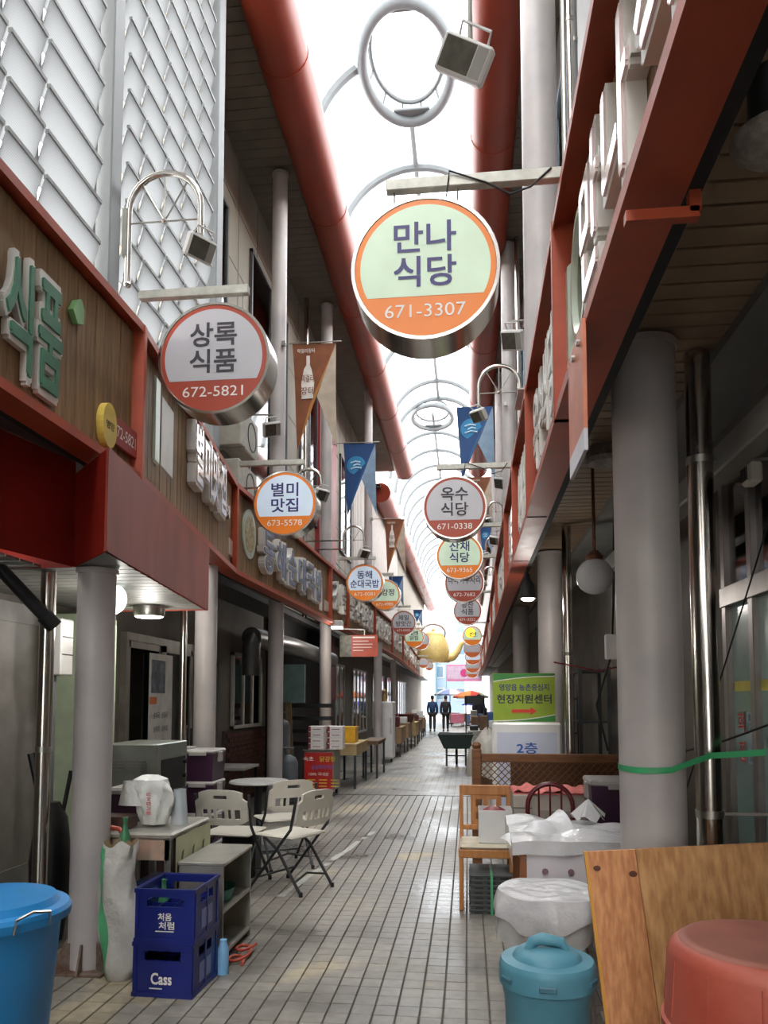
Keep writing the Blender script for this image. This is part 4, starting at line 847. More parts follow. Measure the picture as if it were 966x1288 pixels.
navy = mat('navy_crate_plastic', (24, 36, 112), .35, 0, .12, 5)
def crate(loc, lab, logo, rz=0, w_=.325, dp_=.36, h_=.275):
    t = thing('beer_crate', lab, 'crate', loc, rz, 'beer crates beside the rusty column')
    hx = [-w_ / 2, -.1, .1, w_ / 2]; hz = [0, .185, .235, h_]
    MB().holes(hx, hz, {(1, 1)}, .012, lambda x, y, z: (x, y - dp_ / 2, z)).build('wall', navy, t, True); MB().holes(hx, hz, {(1, 1)}, .012, lambda x, y, z: (x, dp_ / 2 - .012 + y, z)).build('wall', navy, t, True)
    for s in (-1, 1): MB().holes([-dp_ / 2, -.09, .09, dp_ / 2], hz, {(1, 1)}, .012, lambda x, y, z, s=s: (s * (w_ / 2 - .012 if s > 0 else w_ / 2) + (y if s > 0 else y), x, z)).build('wall', navy, t, True)
    MB().box(-w_ / 2, w_ / 2, -dp_ / 2, dp_ / 2, 0, .015).build('base', navy, t, True)
    for z in (.006, h_ - .012):
        for (xa, xb, ya, yb) in ((-w_ / 2 - .006, w_ / 2 + .006, -dp_ / 2 - .006, -dp_ / 2 + .004), (-w_ / 2 - .006, w_ / 2 + .006, dp_ / 2 - .004, dp_ / 2 + .006), (-w_ / 2 - .006, -w_ / 2 + .004, -dp_ / 2, dp_ / 2), (w_ / 2 - .004, w_ / 2 + .006, -dp_ / 2, dp_ / 2)): MB().box(xa, xb, ya, yb, z - .006, z + .016).build('rim', navy, t, True)
    for x in (-w_ / 2 + .01, w_ / 2 - .01): MB().box(x - .01, x + .01, -dp_ / 2 - .005, -dp_ / 2, 0, h_).build('rib', navy, t, True)
    for y in (-dp_ / 2 + .02, 0, dp_ / 2 - .02): MB().box(w_ / 2, w_ / 2 + .005, y - .01, y + .01, 0, h_).build('rib', navy, t, True)
    dv = MB()
    for k in range(1, 4): dv.box(-w_ / 2 + .012, w_ / 2 - .012, -dp_ / 2 + k * dp_ / 4 - .002, -dp_ / 2 + k * dp_ / 4 + .002, .015, .16)
    for k in range(1, 4): dv.box(-w_ / 2 + k * w_ / 4 - .002, -w_ / 2 + k * w_ / 4 + .002, -dp_ / 2 + .012, dp_ / 2 - .012, .015, .16)
    dv.build('divider', navy, t, True)
    y = -dp_ / 2 - .0015
    if logo == 'Cass': text(MB(), 'Cass', (-.005, y, .095), UX, UZ, .115, .06, .049).build('logo', white_t, t, True); MB().box(-.07, .0, y - .0005, y, .042, .048).build('small_print', white_t, t, True)
    else:
        text(MB(), '처음', (.0, y, .135), UX, UZ, .075, .04, .045).build('logo', white_t, t, True); text(MB(), '처럼', (.01, y, .09), UX, UZ, .085, .04, .045).build('logo', white_t, t, True)
        MB().box(-.05, .05, y - .0005, y, .058, .063).build('small_print', white_t, t, True)
    MB().box(w_ / 2 + .001, w_ / 2 + .0025, -.08, .08, .05, .15).build('side_print', mat('crate_print', (120, 130, 180), .4), t, True)
    return t
cx, cy = -1.59, 4.08
crate((cx, cy, 0), 'navy beer crate with white Cass lettering, lower of the stack', 'Cass', R(-2)); crate((cx + .005, cy, .277), 'navy soju crate lettered 처음처럼, on top of the Cass crate', 'chum', R(-1))
tag(MB().lathe([(.033, 0), (.034, .12), (.03, .14), (.014, .19), (.013, .225), (.016, .23), (.016, .245), (0, .246)], (cx - .12, cy + .1, .295), 16).build('soju_bottle', mat('green_bottle', (70, 130, 90), .12, 0, .1)), 'green glass bottle standing in the upper crate', 'bottle')
tag(MB().lathe([(.033, 0), (.034, .12), (.03, .14), (.014, .19), (.013, .225), (.016, .23), (.016, .245), (0, .246)], (-1.99, 4.27, .62), 16).build('soju_bottle', mat('green_bottle', (70, 130, 90), .12, 0, .1)), 'green glass bottle behind the white woven sack', 'bottle')
# woven sack
sack_m = mat('woven_sack', (206, 202, 194), .6, 0, .06, 8, .5, 25); t = thing('woven_sack', 'tall white woven sack with a green stripe beside the column', 'sack', (-1.945, 4.2, 0))
def sackf(u, v, e=0):
    a = 2 * math.pi * u; z = .74 * v; k = 1 if v > .06 else .8 + 3 * v; w1 = (.105 + .02 * math.sin(v * 5)) * k; w2 = (.1 - .02 * v) * k
    rr = 1 + .09 * math.sin(3 * a + v * 9) + .06 * math.sin(5 * a - v * 13) + (.1 * math.sin(7 * a) if v > .9 else 0)
    return (-1.945 + math.cos(a) * (w1 * rr + e) + .02 * math.sin(v * 7) - .03 * v, 4.17 + math.sin(a) * (w2 * rr + e), z + (.02 * math.sin(4 * a) if v > .85 else 0))
MB().grid(sackf, 28, 26).build('bag', sack_m, t)
MB().grid(lambda u, v: sackf(.60 + .065 * u + .02 * math.sin(v * 4), v * .98, .004), 3, 26).build('green_stripe', mat('sack_green', (96, 186, 130), .6), t)
MB().grid(lambda u, v: ((lambda p: (-1.975 + (p[0] + 1.975) * (1 - v), 4.17 + (p[1] - 4.17) * (1 - v), p[2] - .12 * v))(sackf(u, 1))), 28, 2).build('contents', mat('sack_inside', (120, 100, 70), .8), t)

# table with gingham bag
stl_top = mat('worn_steel_top', (178, 174, 164), .34, .6, .15, 6, rvar=.12)
ta, tb, tc_, td = -2.35, -1.74, 4.36, 5.02
t = thing('work_table', 'steel-topped work table with a leaf patterned side cloth', 'table', (-2.05, 4.6, 0))
MB().box(ta, tb, tc_, td, .72, .76, .012).build('tabletop', stl_top, t)
for x in (ta + .03, tb - .03):
    for y in (tc_ + .03, td - .03): MB().box(x - .02, x + .02, y - .02, y + .02, 0, .72).build('leg', dull_steel, t)
MB().box(ta + .02, tb - .02, tc_ + .01, tc_ + .025, .60, .72).build('apron', mat('patterned_apron', (150, 140, 124), .5, 0, .25, 14, c2=(186, 150, 130)), t); MB().box(ta + .03, tb - .03, tc_ + .04, td - .04, .22, .235).build('lower_shelf', dull_steel, t)
leaf = mat('leaf_cloth', (196, 196, 158), .6, 0, .1); MB().grid(lambda u, v: (tb + .008 + .006 * math.sin(u * 9), tc_ + .04 + u * .6, .73 - v * .34), 12, 2).build('side_cloth', leaf, t)
lg = mat('leaf_print_green', (74, 98, 60), .6)
for k in range(9):
    y, z = tc_ + .1 + .06 * k, .62 - .07 * (k % 3); mb = MB(); mb.prism([(0, 0), (.035, .03), (.05, .085), (.02, .07)], lambda u_, v_, t_: (tb + .017 + t_, y + u_, z + v_ - .06), 0, .001); mb.build('leaf_print', lg, t)
# white plastic bag on the table
bagm = mat('white_bag', (214, 214, 208), .35, 0, .04, 5, .5, 18); t = thing('plastic_bag', 'knotted white plastic bag with red print on the steel table', 'bag', (-1.98, 4.62, .76))
def bagf(u, v):
    a = 2 * math.pi * u; pr = [(.0, .0), (.075, .01), (.10, .08), (.115, .17), (.12, .23), (.105, .285), (.05, .31), (.0, .315)]; k = v * 7; i = min(6, int(k)); f = k - i
    r0 = pr[i][0] * (1 - f) + pr[i + 1][0] * f; z = pr[i][1] * (1 - f) + pr[i + 1][1] * f
    r1 = r0 * (1 + .1 * math.sin(4 * a + 6 * v) + .08 * math.sin(7 * a - 9 * v) + .045 * math.sin(17 * v + 3 * a) + .03 * math.sin(13 * a + 21 * v)); return (-1.96 + r1 * math.cos(a) - .25 * max(0, z - .16), 4.62 + r1 * math.sin(a) * .8, .765 + z)
MB().grid(bagf, 32, 28).build('bag', bagm, t)
text(MB(), '싱싱참기름', (-1.96, 4.523, .91), (0, 0, -1), (1, 0, 0), .14, .03, .02).build('red_print', mat('bag_red', (196, 50, 56), .5), t)
MB().grid(lambda u, v: (-2.09 + .07 * math.cos(6.283 * u) * (1 - .5 * v) + .03 * math.sin(9 * u), 4.6 + .05 * math.sin(6.283 * u), .89 + .15 * v), 16, 6).build('bag_loop', bagm, t)
tag(MB().grid(lambda u, v: (-1.83 + .05 * math.cos(6.283 * u) * (1.0 - .35 * v + .1 * math.sin(u * 25)), 4.7 + .05 * math.sin(6.283 * u), .762 + .22 * v), 20, 8).build('plastic_bag', mat('clear_bag', (196, 204, 208), .2, 0, .05, alpha=.6)), 'small clear plastic bag behind the knotted white bag', 'bag')
tag(MB().box(-2.25, -2.06, 4.45, 4.6, .76, .84, .006).build('tin_box', mat('rust_tin', (76, 52, 44), .5, .2, .3, 12)), 'rusty dark tin on the steel table by the white bag', 'box')
hose = mat('orange_hose', (156, 58, 34), .45)
tag(MB().tube([(-2.3, 4.4, .775), (-2.2, 4.36, .80), (-2.05, 4.32, .79), (-1.98, 4.3, .72), (-1.96, 4.3, .62)], .014, 8).build('gas_hose', hose), 'short orange gas hose draped over the steel table edge', 'hose')
tag(MB().tube([(-1.37 + .05 * math.cos(k * .5), 4.40 + .012 * k + .09 * math.sin(k * .5), .012 + .001 * k) for k in range(26)], .010, 8).build('gas_hose', hose), 'coiled orange gas hose on the tiles by the low steel shelf', 'hose')
tag(MB().tube([(-2.05, 4.35, .0), (-2.05, 4.35, .08)], [.08, .08], 16).lathe([(.08, .0), (.06, .05), (.02, .07)], (-2.05, 4.35, .08), 16).build('gas_stove_part', mat('stove_red', (120, 60, 50), .5)), 'small red pot under the steel work table', 'pot')
tag(MB().box(-2.0, -1.76, 4.42, 4.7, .24, .46, .01).build('carton', mat('blue_carton', (50, 70, 130), .5)), 'blue and white carton on the table lower shelf', 'box')
# low steel shelf unit
a0, a1, b0, b1 = -1.72, -1.44, 4.40, 4.98
t = thing('steel_shelf', 'low stainless shelf unit with open side next to the beer crates', 'shelf', (-1.58, 4.7, 0))
MB().box(a0, a1 + .01, b0, b1, .565, .59, .006).build('top', stl_top, t)
for y in (b0, b1 - .015): MB().box(a0, a1, y, y + .015, 0, .565).build('end_panel', stl_top, t)
MB().box(a0, a0 + .012, b0, b1, .03, .565).build('back_panel', stl_top, t)
for z in (.04, .29): MB().box(a0 + .012, a1, b0 + .015, b1 - .015, z, z + .02).build('shelf_board', stl_top, t)
tag(MB().lathe([(.07, 0), (.095, .07), (.1, .075), (.092, .072), (.065, .01), (0, .01)], (-1.55, 4.66, .312), 20, sx=1, sy=1.5).build('basket', mat('teal_basket', (52, 120, 110), .5)), 'teal plastic basket on the low steel shelf', 'basket')
tag(MB().lathe([(.03, 0), (.032, .14), (.02, .17), (.02, .19), (0, .19)], (-1.39, 4.27, 0), 14).build('spray_bottle', mat('lightblue_bottle', (120, 170, 210), .3)), 'pale blue bottle standing between crate and shelf', 'bottle')
# stainless cabinet behind
o0, o1 = P(128, 980, Y=5.35), P(197, 980, Y=5.35)
t = thing('steel_oven', 'stainless steel cabinet with louvre vents behind the work table', 'cabinet', (-2.4, 5.6, 0)); zt = P(160, 936, Y=5.35).z
ov_m = mat('oven_steel', (156, 160, 152), .3, .6, .18, 3, rvar=.1)
MB().box(o0.x, o1.x, 5.35, 5.95, .62, zt, .008).build('body', ov_m, t)
for k in range(4):
    for j in range(4): x = o0.x + .03 + k * .085; MB().bar((x, 5.345, zt - .12 - .022 * j), (x + .06, 5.345, zt - .12 - .022 * j), .014, .008).build('vent', dull_steel, t)
MB().box(o1.x - .002, o1.x + .006, 5.43, 5.9, zt - .42, zt - .12).build('door_window', dark_m, t)
for k in range(3): MB().lathe([(.02, 0), (.018, .03)], (o1.x, 5.86, zt - .16 - k * .11), 12, 'X').build('knob', black_pl, t)
for x in (o0.x + .03, o1.x - .03):
    for y in (5.38, 5.92): MB().box(x - .02, x + .02, y - .02, y + .02, 0, .62).build('leg', dull_steel, t)
# purple storage boxes
pur = mat('purple_plastic', (62, 34, 58), .4, 0, .1); gl = mat('grey_lid', (168, 164, 160), .45)
def sbox(x, y, z, w_, d_, h_, lab):
    t = thing('storage_box', lab, 'box', (x, y, z), 0, 'purple storage boxes')
    mb = MB(); V = [(sx * w_ * k, sy * d_ * k, zz) for k, zz in ((.44, 0), (.49, h_ * .88)) for sx, sy in ((-1, -1), (1, -1), (1, 1), (-1, 1))]
    mb.add(V, [(3, 2, 1, 0), (4, 5, 6, 7)] + [(i, (i + 1) % 4, 4 + (i + 1) % 4, 4 + i) for i in range(4)]).build('body', pur, t, True)
    MB().box(-w_ / 2, w_ / 2, -d_ / 2, d_ / 2, h_ * .88, h_, .012).build('lid', gl, t, True)
    for s in (-1, 1): MB().box(s * w_ / 2 - .012, s * w_ / 2 + .012, -.05, .05, h_ * .6, h_ * .92, .004).build('latch', gl, t, True)
    MB().box(-.08, .08, -d_ / 2 - .012, -d_ / 2, h_ * .82, h_ * .95, .004).build('handle', gl, t, True)
sbox(-2.4, 6.75, 0, .29, .36, .27, 'purple storage box with grey lid, bottom of the front pair'); sbox(-2.4, 6.75, .27, .29, .36, .27, 'purple storage box in the middle of the front stack'); sbox(-2.4, 6.75, .54, .29, .36, .28, 'purple storage box third up the front stack'); sbox(-2.4, 6.75, .82, .29, .36, .28, 'purple storage box with grey lid on top of the front stack')
for k in range(3): sbox(-2.75, 6.85, .27 * k, .29, .36, .27, ('lowest', 'second', 'third')[k] + ' purple storage box in the stack against the column')
sbox(-2.72, 6.85, .81, .29, .36, .3, 'purple storage box topping the stack against the column'); sbox(-2.22, 4.82, .76, .22, .22, .22, 'purple storage box on the steel work table')
tag(MB().box(-2.95, -2.55, 6.1, 6.5, 0, 1.1).box(-2.98, -2.52, 6.07, 6.53, 1.1, 1.13).build('wooden_crate', mat('dark_brown_box', (66, 46, 48), .6)), 'dark brown cabinet behind the stainless oven', 'cabinet')
# bag of tools near the first downpipe
tag(MB().lathe([(.09, 0), (.12, .2), (.13, .5), (.1, .78), (.05, .88)], (-2.72, 4.75, 0), 14, smooth=True).tube([(-2.76, 4.72, .85), (-2.84, 4.7, 1.2)], .03, 8).tube([(-2.66, 4.78, .8), (-2.62, 4.8, 1.08)], .014, 8).build('tool_bag', black_pl), 'black bag of umbrellas and tools behind the stainless downpipe', 'bag')

# ------------------------------------------------------------ folding chairs and tables
def folding_chair(loc, rz, lab):
    t = thing('folding_chair', lab, 'chair', loc, rz, 'white folding chairs'); g = char_m
    bend = lambda x, y, z: (x, y - .5 * x * x + (z - .45) * .16 + .22, z - (.05 * (abs(x) / .225) ** 4 if z > .74 else 0) + (.04 * (abs(x) / .225) ** 4 if z < .57 else 0))
    xs = [-.225, -.19, -.165, -.115, -.09, -.06, -.035, .035, .06, .09, .115, .165, .19, .225]; zs = [.53, .585, .66, .745, .775, .82]
    sk = {(i, 1) for i in (2, 4, 6, 8, 10)} | {(i, 3) for i in (5, 6, 7)} | {(0, 4), (12, 4)}
    MB().holes(xs, zs, sk, .022, bend).build('backrest', cream_pl, t, True)
    MB().box(-.215, .215, -.22, .19, .43, .455, .012).build('seat', cream_pl, t, True)
    for s in (-1, 1):
        MB().tube([(s * .235, .25, .78), (s * .235, .19, .52), (s * .235, -.25, .01)], .0125, 8).build('leg', g, t, True)
        MB().tube([(s * .2, -.12, .43), (s * .2, .02, .34), (s * .2, .27, .01)], .0125, 8).build('leg', g, t, True)
        for y, x in ((-.25, .235), (.27, .2)): MB().tube([(s * x, y, 0), (s * x, y * .985, .035)], .016, 8).build('foot_cap', black_pl, t, True)
    MB().tube([(-.235, -.16, .11), (.235, -.16, .11)], .009, 8).build('crossbar', g, t, True); MB().tube([(-.2, .2, .1), (0, .16, .14), (.2, .2, .1)], .009, 8).build('crossbar', g, t, True)
    return t
folding_chair((-1.97, 6.28, 0), R(174), 'cream folding chair with its back turned beside the low steel shelf'); folding_chair((-1.46, 6.25, 0), R(-118), 'cream folding chair standing side-on at the alley edge'); folding_chair((-1.74, 7.05, 0), R(-146), 'white folding chair drawn up to the small round table')
t = thing('round_table', 'small grey round table between the folding chairs', 'table', (-2.25, 7.75, 0)); MB().lathe([(0, .69), (.3, .69), (.31, .7), (.3, .715), (0, .715)], (-2.15, 7.7, 0), 32).build('tabletop', mat('grey_laminate', (170, 168, 162), .4), t)
MB().tube([(-2.15, 7.7, .02), (-2.15, 7.7, .69)], .03, 12).build('pedestal', char_m, t); MB().lathe([(.22, 0), (.2, .02), (.03, .035)], (-2.15, 7.7, 0), 24).build('base', char_m, t)
tag(MB().box(-2.15, -1.85, 6.5, 6.75, 0, .42, .03).build('black_box', black_pl), 'black box on the ground behind the turned folding chair', 'box')
t = thing('side_table', 'narrow dark table against the brick shop base', 'table', (-2.95, 10.0, 0)); MB().box(-3.3, -2.8, 9.3, 10.0, .66, .69).build('tabletop', mat('grey_laminate', (170, 168, 162), .4), t)
for x in (-3.27, -2.83):
    for y in (9.33, 9.97): MB().box(x - .015, x + .015, y - .015, y + .015, 0, .66).build('leg', char_m, t)

# ------------------------------------------------------------ food cart, gas cylinders, stalls further on
a, b = P(378, 1000, Y=12), P(420, 1000, Y=12); x0, x1 = a.x + .05, b.x
t = thing('food_cart', 'red fried chicken cart with white Korean lettering', 'cart', (x0 + .3, 12.3, 0)); zc = P(400, 945, Y=12).z
MB().box(x0, x1, 12, 12.6, .1, zc, .008).build('body', dull_steel, t); MB().box(x0 + .01, x1 - .02, 11.99, 12, .13, zc - .02).build('front_panel', mat('cart_red', (190, 34, 30), .4), t); MB().box(x0 - .02, x1 + .02, 11.97, 12.63, zc, zc + .03, .006).build('top', steel, t)
xm = (x0 + x1) / 2; yl = mat('cart_yellow', (232, 200, 70), .4); bl = mat('cart_blue', (90, 110, 190), .4)
text(MB(), '속초', (xm - .17, 11.988, zc - .12), UX, UZ, .17, .07, .03).build('lettering', white_t, t); text(MB(), '닭강정', (xm + .14, 11.988, zc - .12), UX, UZ, .25, .085, .03).build('lettering', yl, t)
text(MB(), '순살후라이드', (xm + .06, 11.988, zc - .25), UX, UZ, .36, .07, .03).build('lettering', bl, t); text(MB(), '100% 국내산', (xm, 11.988, zc - .36), UX, UZ, .32, .055, .02).build('lettering', white_t, t)
for k in range(3):
    for j in range(3): MB().box(x0 + .06 + k * .19, x0 + .19 + k * .19, 11.986, 11.988, zc - .46 - j * .05, zc - .445 - j * .05).build('menu_line', yl, t)
for x in (x0 + .05, x1 - .05):
    for y in (12.06, 12.54): MB().lathe([(.05, -.015), (.05, .015)], (x, y, .05), 14, 'X').build('wheel', black_pl, t)
pb = mat('paper_box_white', (222, 216, 212), .6, 0, .04); pr_ = mat('paper_box_red', (120, 44, 48), .6)
for i in range(2):
    for k in range(4):
        x = x0 + .06 + i * .31; z = zc + .03 + k * .093; t = thing('takeout_box', ('lowest', 'second', 'third', 'top')[k] + ' white paper box of the ' + ('inner' if i == 0 else 'outer') + ' pile on the red cart', 'box', (x, 12.1, z), 0, 'paper boxes on the cart')
        MB().box(x, x + .25, 12.05, 12.3, z, z + .09, .005).build('carton', pb, t); MB().box(x - .001, x + .04, 12.048, 12.05, z + .005, z + .085).build('side_print', pr_, t); MB().box(x + .07, x + .2, 12.0475, 12.05, z + .035, z + .045).build('print_line', pr_, t)
cyl = mat('gas_grey', (96, 100, 104), .45, .1, .12)
for (x, y, z, lab) in ((-2.72, 11.3, 0, 'grey gas cylinder standing beside the tall column'), (-2.95, 11.75, .0, 'second grey gas cylinder behind the first near the cart')):
    t = thing('gas_cylinder', lab, 'gas cylinder', (x, y, z)); h_ = .72 if y < 11.5 else 1.25
    MB().lathe([(.14, .0), (.16, .04), (.16, h_ - .12), (.12, h_ - .04), (.04, h_)], (x, y, z), 24).build('tank', cyl, t); MB().tube([(x, y, z + h_), (x, y, z + h_ + .08)], .025, 10).build('valve', dull_steel, t)
    MB().tube([(x + .09 * math.cos(k * 2 * math.pi / 12), y + .09 * math.sin(k * 2 * math.pi / 12), z + h_ + .1) for k in range(12)], .01, 6, closed=True).build('guard_ring', cyl, t)
    for k in (0, 2, 4): MB().tube([(x + .09 * math.cos(k * math.pi / 3), y + .09 * math.sin(k * math.pi / 3), z + h_ - .06), (x + .09 * math.cos(k * math.pi / 3), y + .09 * math.sin(k * math.pi / 3), z + h_ + .1)], .008, 6).build('guard_post', cyl, t)
t = thing('rack', 'dark slatted rack behind the paper boxes', 'rack', (-2.8, 12.9, 0))
for k in range(4): MB().box(-3.1, -2.3, 13.0, 13.04, .75 + k * .22, .82 + k * .22).build('slat', black_pl, t)
for x in (-3.08, -2.32): MB().box(x - .02, x + .02, 13.04, 13.08, 0, 1.55).build('upright', black_pl, t)
tag(MB().bar((-3.0, 12.75, .02), (-3.1, 12.8, 2.1), .1, .03).build('plank', mat('pale_board', (150, 126, 90), .6)), 'leaning pale board behind the gas cylinders', 'board')
q = P(370, 865, Y=12.7); tag(MB().box(-3.15, -2.75, 12.62, 12.68, 1.5, 2.15).build('wall_cabinet', mat('teal_box', (120, 150, 150), .5)), 'pale teal panel box above the gas cylinders', 'box')
t = thing('duct', 'fat grey exhaust duct under the canopy past the tall column', 'duct', (-3, 11, 2.4))
MB().tube([(-3.1, 10.6, 2.45), (-2.95, 12.5, 2.45), (-2.9, 16, 2.4)], .15, 16).build('duct_run', mat('duct_metal', (90, 90, 88), .4, .6), t); MB().tube([(-3.1, 10.7, 2.45), (-3.1, 10.6, 2.3), (-3.1, 10.6, 1.9)], .13, 16).build('duct_drop', mat('duct_metal', (90, 90, 88)), t)
def stall(x0, x1, y0, y1, z, lab, m, apron=0, legm=char_m):
    t = thing('stall_table', lab, 'table', ((x0 + x1) / 2, y0, 0)); MB().box(x0, x1, y0, y1, z - .04, z, .006).build('tabletop', m, t)
    if apron: MB().box(x0 + .01, x1 - .01, y0 + .01, y1 - .01, z - apron, z - .04).build('skirt', m, t)
    for x in (x0 + .04, x1 - .04):
        for y in (y0 + .04, y1 - .04): MB().box(x - .02, x + .02, y - .02, y + .02, 0, z - .04).build('leg', legm, t)
    return t
tan = mat('tan_cloth', (176, 152, 106), .7); brn = mat('brown_board', (112, 84, 60), .6); crd = mat('cardboard', (160, 130, 96), .7, 0, .1)
stall(-2.42, -1.92, 13.1, 14.6, .78, 'stall table with tan cover beside the red cart', tan, .2); stall(-2.1, -1.75, 14.9, 16.2, .74, 'brown stall table with grey legs past the tan one', brn, .08)
t = thing('plastic_crate', 'yellow plastic crate on the tan stall table', 'crate', (-2.3, 13.7, .78)); yel = mat('yellow_crate', (228, 176, 36), .4)
for (xa, xb, ya, yb) in ((-2.5, -2.0, 13.4, 13.42), (-2.5, -2.0, 13.78, 13.8), (-2.5, -2.48, 13.42, 13.78), (-2.02, -2.0, 13.42, 13.78)): MB().box(xa, xb, ya, yb, .785, 1.05).build('wall', yel, t)
MB().box(-2.5, -2.0, 13.4, 13.8, .78, .795).build('base', yel, t); MB().box(-2.51, -1.99, 13.39, 13.81, 1.04, 1.065).build('rim', yel, t)
for z in (.86, .95): MB().box(-2.49, -2.01, 13.393, 13.4, z, z + .03).build('rib', yel, t)
t = thing('refrigerator', 'white upright refrigerator beyond the far left column', 'refrigerator', (-2.1, 19, 0)); MB().box(-2.35, -1.85, 18.8, 19.4, .08, 1.5, .02).build('cabinet', white_pl, t); MB().box(-2.34, -1.86, 18.78, 18.8, .12, 1.47).build('door', white_pl, t); MB().box(-1.92, -1.89, 18.74, 18.78, .7, 1.1).build('handle', dull_steel, t)
for x in (-2.3, -1.9): MB().box(x - .02, x + .02, 18.85, 18.9, 0, .08).build('foot', black_pl, t)
tag(MB().lathe([(.06, 0), (.09, .12), (.05, .2), (.06, .27), (0, .34)], (-2.1, 19.1, 1.5), 12).build('figurine', mat('gold_ornament', (150, 120, 70), .4, .4)), 'small golden ornament on the white refrigerator', 'ornament')
for k, (y, x, z, lab, m_) in enumerate(((20.6, -1.95, .8, 'cardboard topped stall past the white refrigerator', crd), (22.6, -1.9, .85, 'second cardboard stall past the refrigerator', crd), (25, -1.85, .8, 'third stall along the far left shops', tan), (28, -1.9, .8, 'fourth stall along the far left shops', brn), (31.5, -1.95, .8, 'fifth stall along the far left shops', crd), (35.2, -2.2, .8, 'last stall at the far left', tan))):
    stall(x - .5, x + .15, y, y + 1.5, z, lab, m_, .45); 
    for j in range(2): tag(MB().box(x - .4 + j * .26, x - .18 + j * .26, y + .05, y + .4, z, z + .18 + .1 * ((k + j) % 2), .01).build('carton', (crd, mat('maroon_tub', (96, 30, 30), .5), white_pl)[(k + j) % 3]), ('carton', 'tub')[(k + j) % 2] + ' on the ' + lab + (', inner one' if j == 0 else ', outer one'), 'box')
t = thing('rubber_tub', 'maroon oval tub on the far left stall', 'tub', (-1.95, 23.62, .85)); MB().lathe([(.28, 0), (.38, .22), (.4, .24), (.37, .23), (.27, .02), (0, .02)], (-1.95, 23.62, .85), 24, sx=.8, sy=1.2).build('tub_body', mat('maroon_tub', (96, 30, 30), .4), t); MB().tube([(-1.95 + .32 * math.cos(k * .3927), 23.62 + .48 * math.sin(k * .3927), 1.09) for k in range(16)], .014, 6, closed=True).build('rim', mat('maroon_tub', (96, 30, 30)), t)
# outdoor units on the upper wall
for (px, py, lab) in ((308, 548, 'grey air conditioner outdoor unit behind the 상록 식품 sign'), (306, 612, 'lower grey air conditioner outdoor unit on the left upper wall')):
    q = P(px, py, X=-2.95); t = thing('outdoor_unit', lab, 'air conditioner', (-3.05, q.y, q.z - .25)); MB().box(-3.19, -2.88, q.y - .4, q.y + .4, q.z - .26, q.z + .26, .015).build('case', mat('unit_grey', (176, 172, 160), .5), t); MB().lathe([(.2, 0), (.2, .012), (.18, .012), (.18, 0)], (-2.885, q.y + .1, q.z), 24, 'X').build('fan_grille', char_m, t); MB().bar((-3.2, q.y - .3, q.z - .27), (-2.85, q.y - .3, q.z - .27), .03, .03).build('bracket', galv, t); MB().bar((-3.2, q.y + .3, q.z - .27), (-2.85, q.y + .3, q.z - .27), .03, .03).build('bracket', galv, t)
# ------------------------------------------------------------ objects on the right
ply = mat('plywood', (172, 120, 70), .55, 0, .12, 4, .08, 40, c2=(210, 160, 106), stretch=(9, 9, .6)); ply2 = mat('plywood_strip', (182, 118, 72), .55, 0, .14, 5, c2=(212, 150, 100), stretch=(11, 11, .6)); ply_e = mat('plywood_edge', (206, 146, 60), .6)
tl, tr = P(737, 1075, Y=3.2), P(966, 1055, Y=3.3); lx0 = tl.x
t = thing('plywood_sheet', 'leaning plywood sheet with a dark knot in front of the thick column', 'board', (lx0 + .5, 3.2, 0))
y0, y1, zt = 3.06, 3.25, tl.z
def pf(u, v, o): return (lx0 + .0 + .075 * (1 - v) + u * (1.1 - .075 * (1 - v) * 0), y0 + (y1 - y0) * v + o + u * .10, v * (zt + .06 * u))
def pp(u0, u1, o0, o1, nm, m):
    mb = MB(); V = [pf(u, v, o) for o in (o0, o1) for u, v in ((u0, 0), (u1, 0), (u1, 1), (u0, 1))]
    mb.add(V, [(0, 1, 2, 3), (7, 6, 5, 4), (0, 4, 5, 1), (1, 5, 6, 2), (2, 6, 7, 3), (3, 7, 4, 0)]).build(nm, m, t)
pp(.012, .19, 0, .018, 'veneer_strip', ply2); pp(.192, 1, 0, .018, 'veneer_sheet', ply); pp(0, .012, 0, .018, 'edge_band', ply_e)
for u, v, s in ((.04, .93, .011), (.17, .9, .012), (.37, .3, .006)):
    mb = MB(); mb.prism([(s * 1.1 * math.cos(k * .524) * 1.3, s * math.sin(k * .524)) for k in range(12)], lambda a, b_, o: pf(u + a / 1.1, v + b_ / zt, -.0025 + o), 0, .001); mb.build('knot', mat('wood_knot', (92, 48, 28), .6), t)
# rubber tubs, one inverted over the other
rt = mat('terracotta_rubber', (166, 72, 54), .5, 0, .12, 5, .06, 30, c2=(182, 90, 70)); rtop = mat('dusty_rubber', (160, 100, 84), .65, 0, .12, 6)
cxt = P(965, 1190, Y=2.35); tx, ty = cxt.x + .01, 2.4; ztub = P(900, 1190, Y=2.35).z + .01
def tub(z1, lab):
    t = thing('rubber_tub', lab, 'tub', (tx, ty, z1 - .42), 0, 'upturned rubber tubs')
    z = z1 - .42
    MB().lathe([(.315, 0), (.32, .03), (.292, .035), (.286, .15), (.294, .155), (.294, .175), (.284, .18), (.270, .365), (.262, .388), (.245, .403), (.236, .406)], (tx, ty, z), 48).build('wall', rt, t)
    MB().lathe([(.238, .4062), (.23, .413), (.21, .415), (.2, .4095), (0, .4095)], (tx, ty, z), 48).build('bottom', rtop, t)
    for k in range(12):
        a = 2 * math.pi * k / 12 + .15; MB().tube([(tx + .283 * math.cos(a), ty + .283 * math.sin(a), z + .20), (tx + .2705 * math.cos(a), ty + .2705 * math.sin(a), z + .36)], .003, 5).build('rib', rt, t)
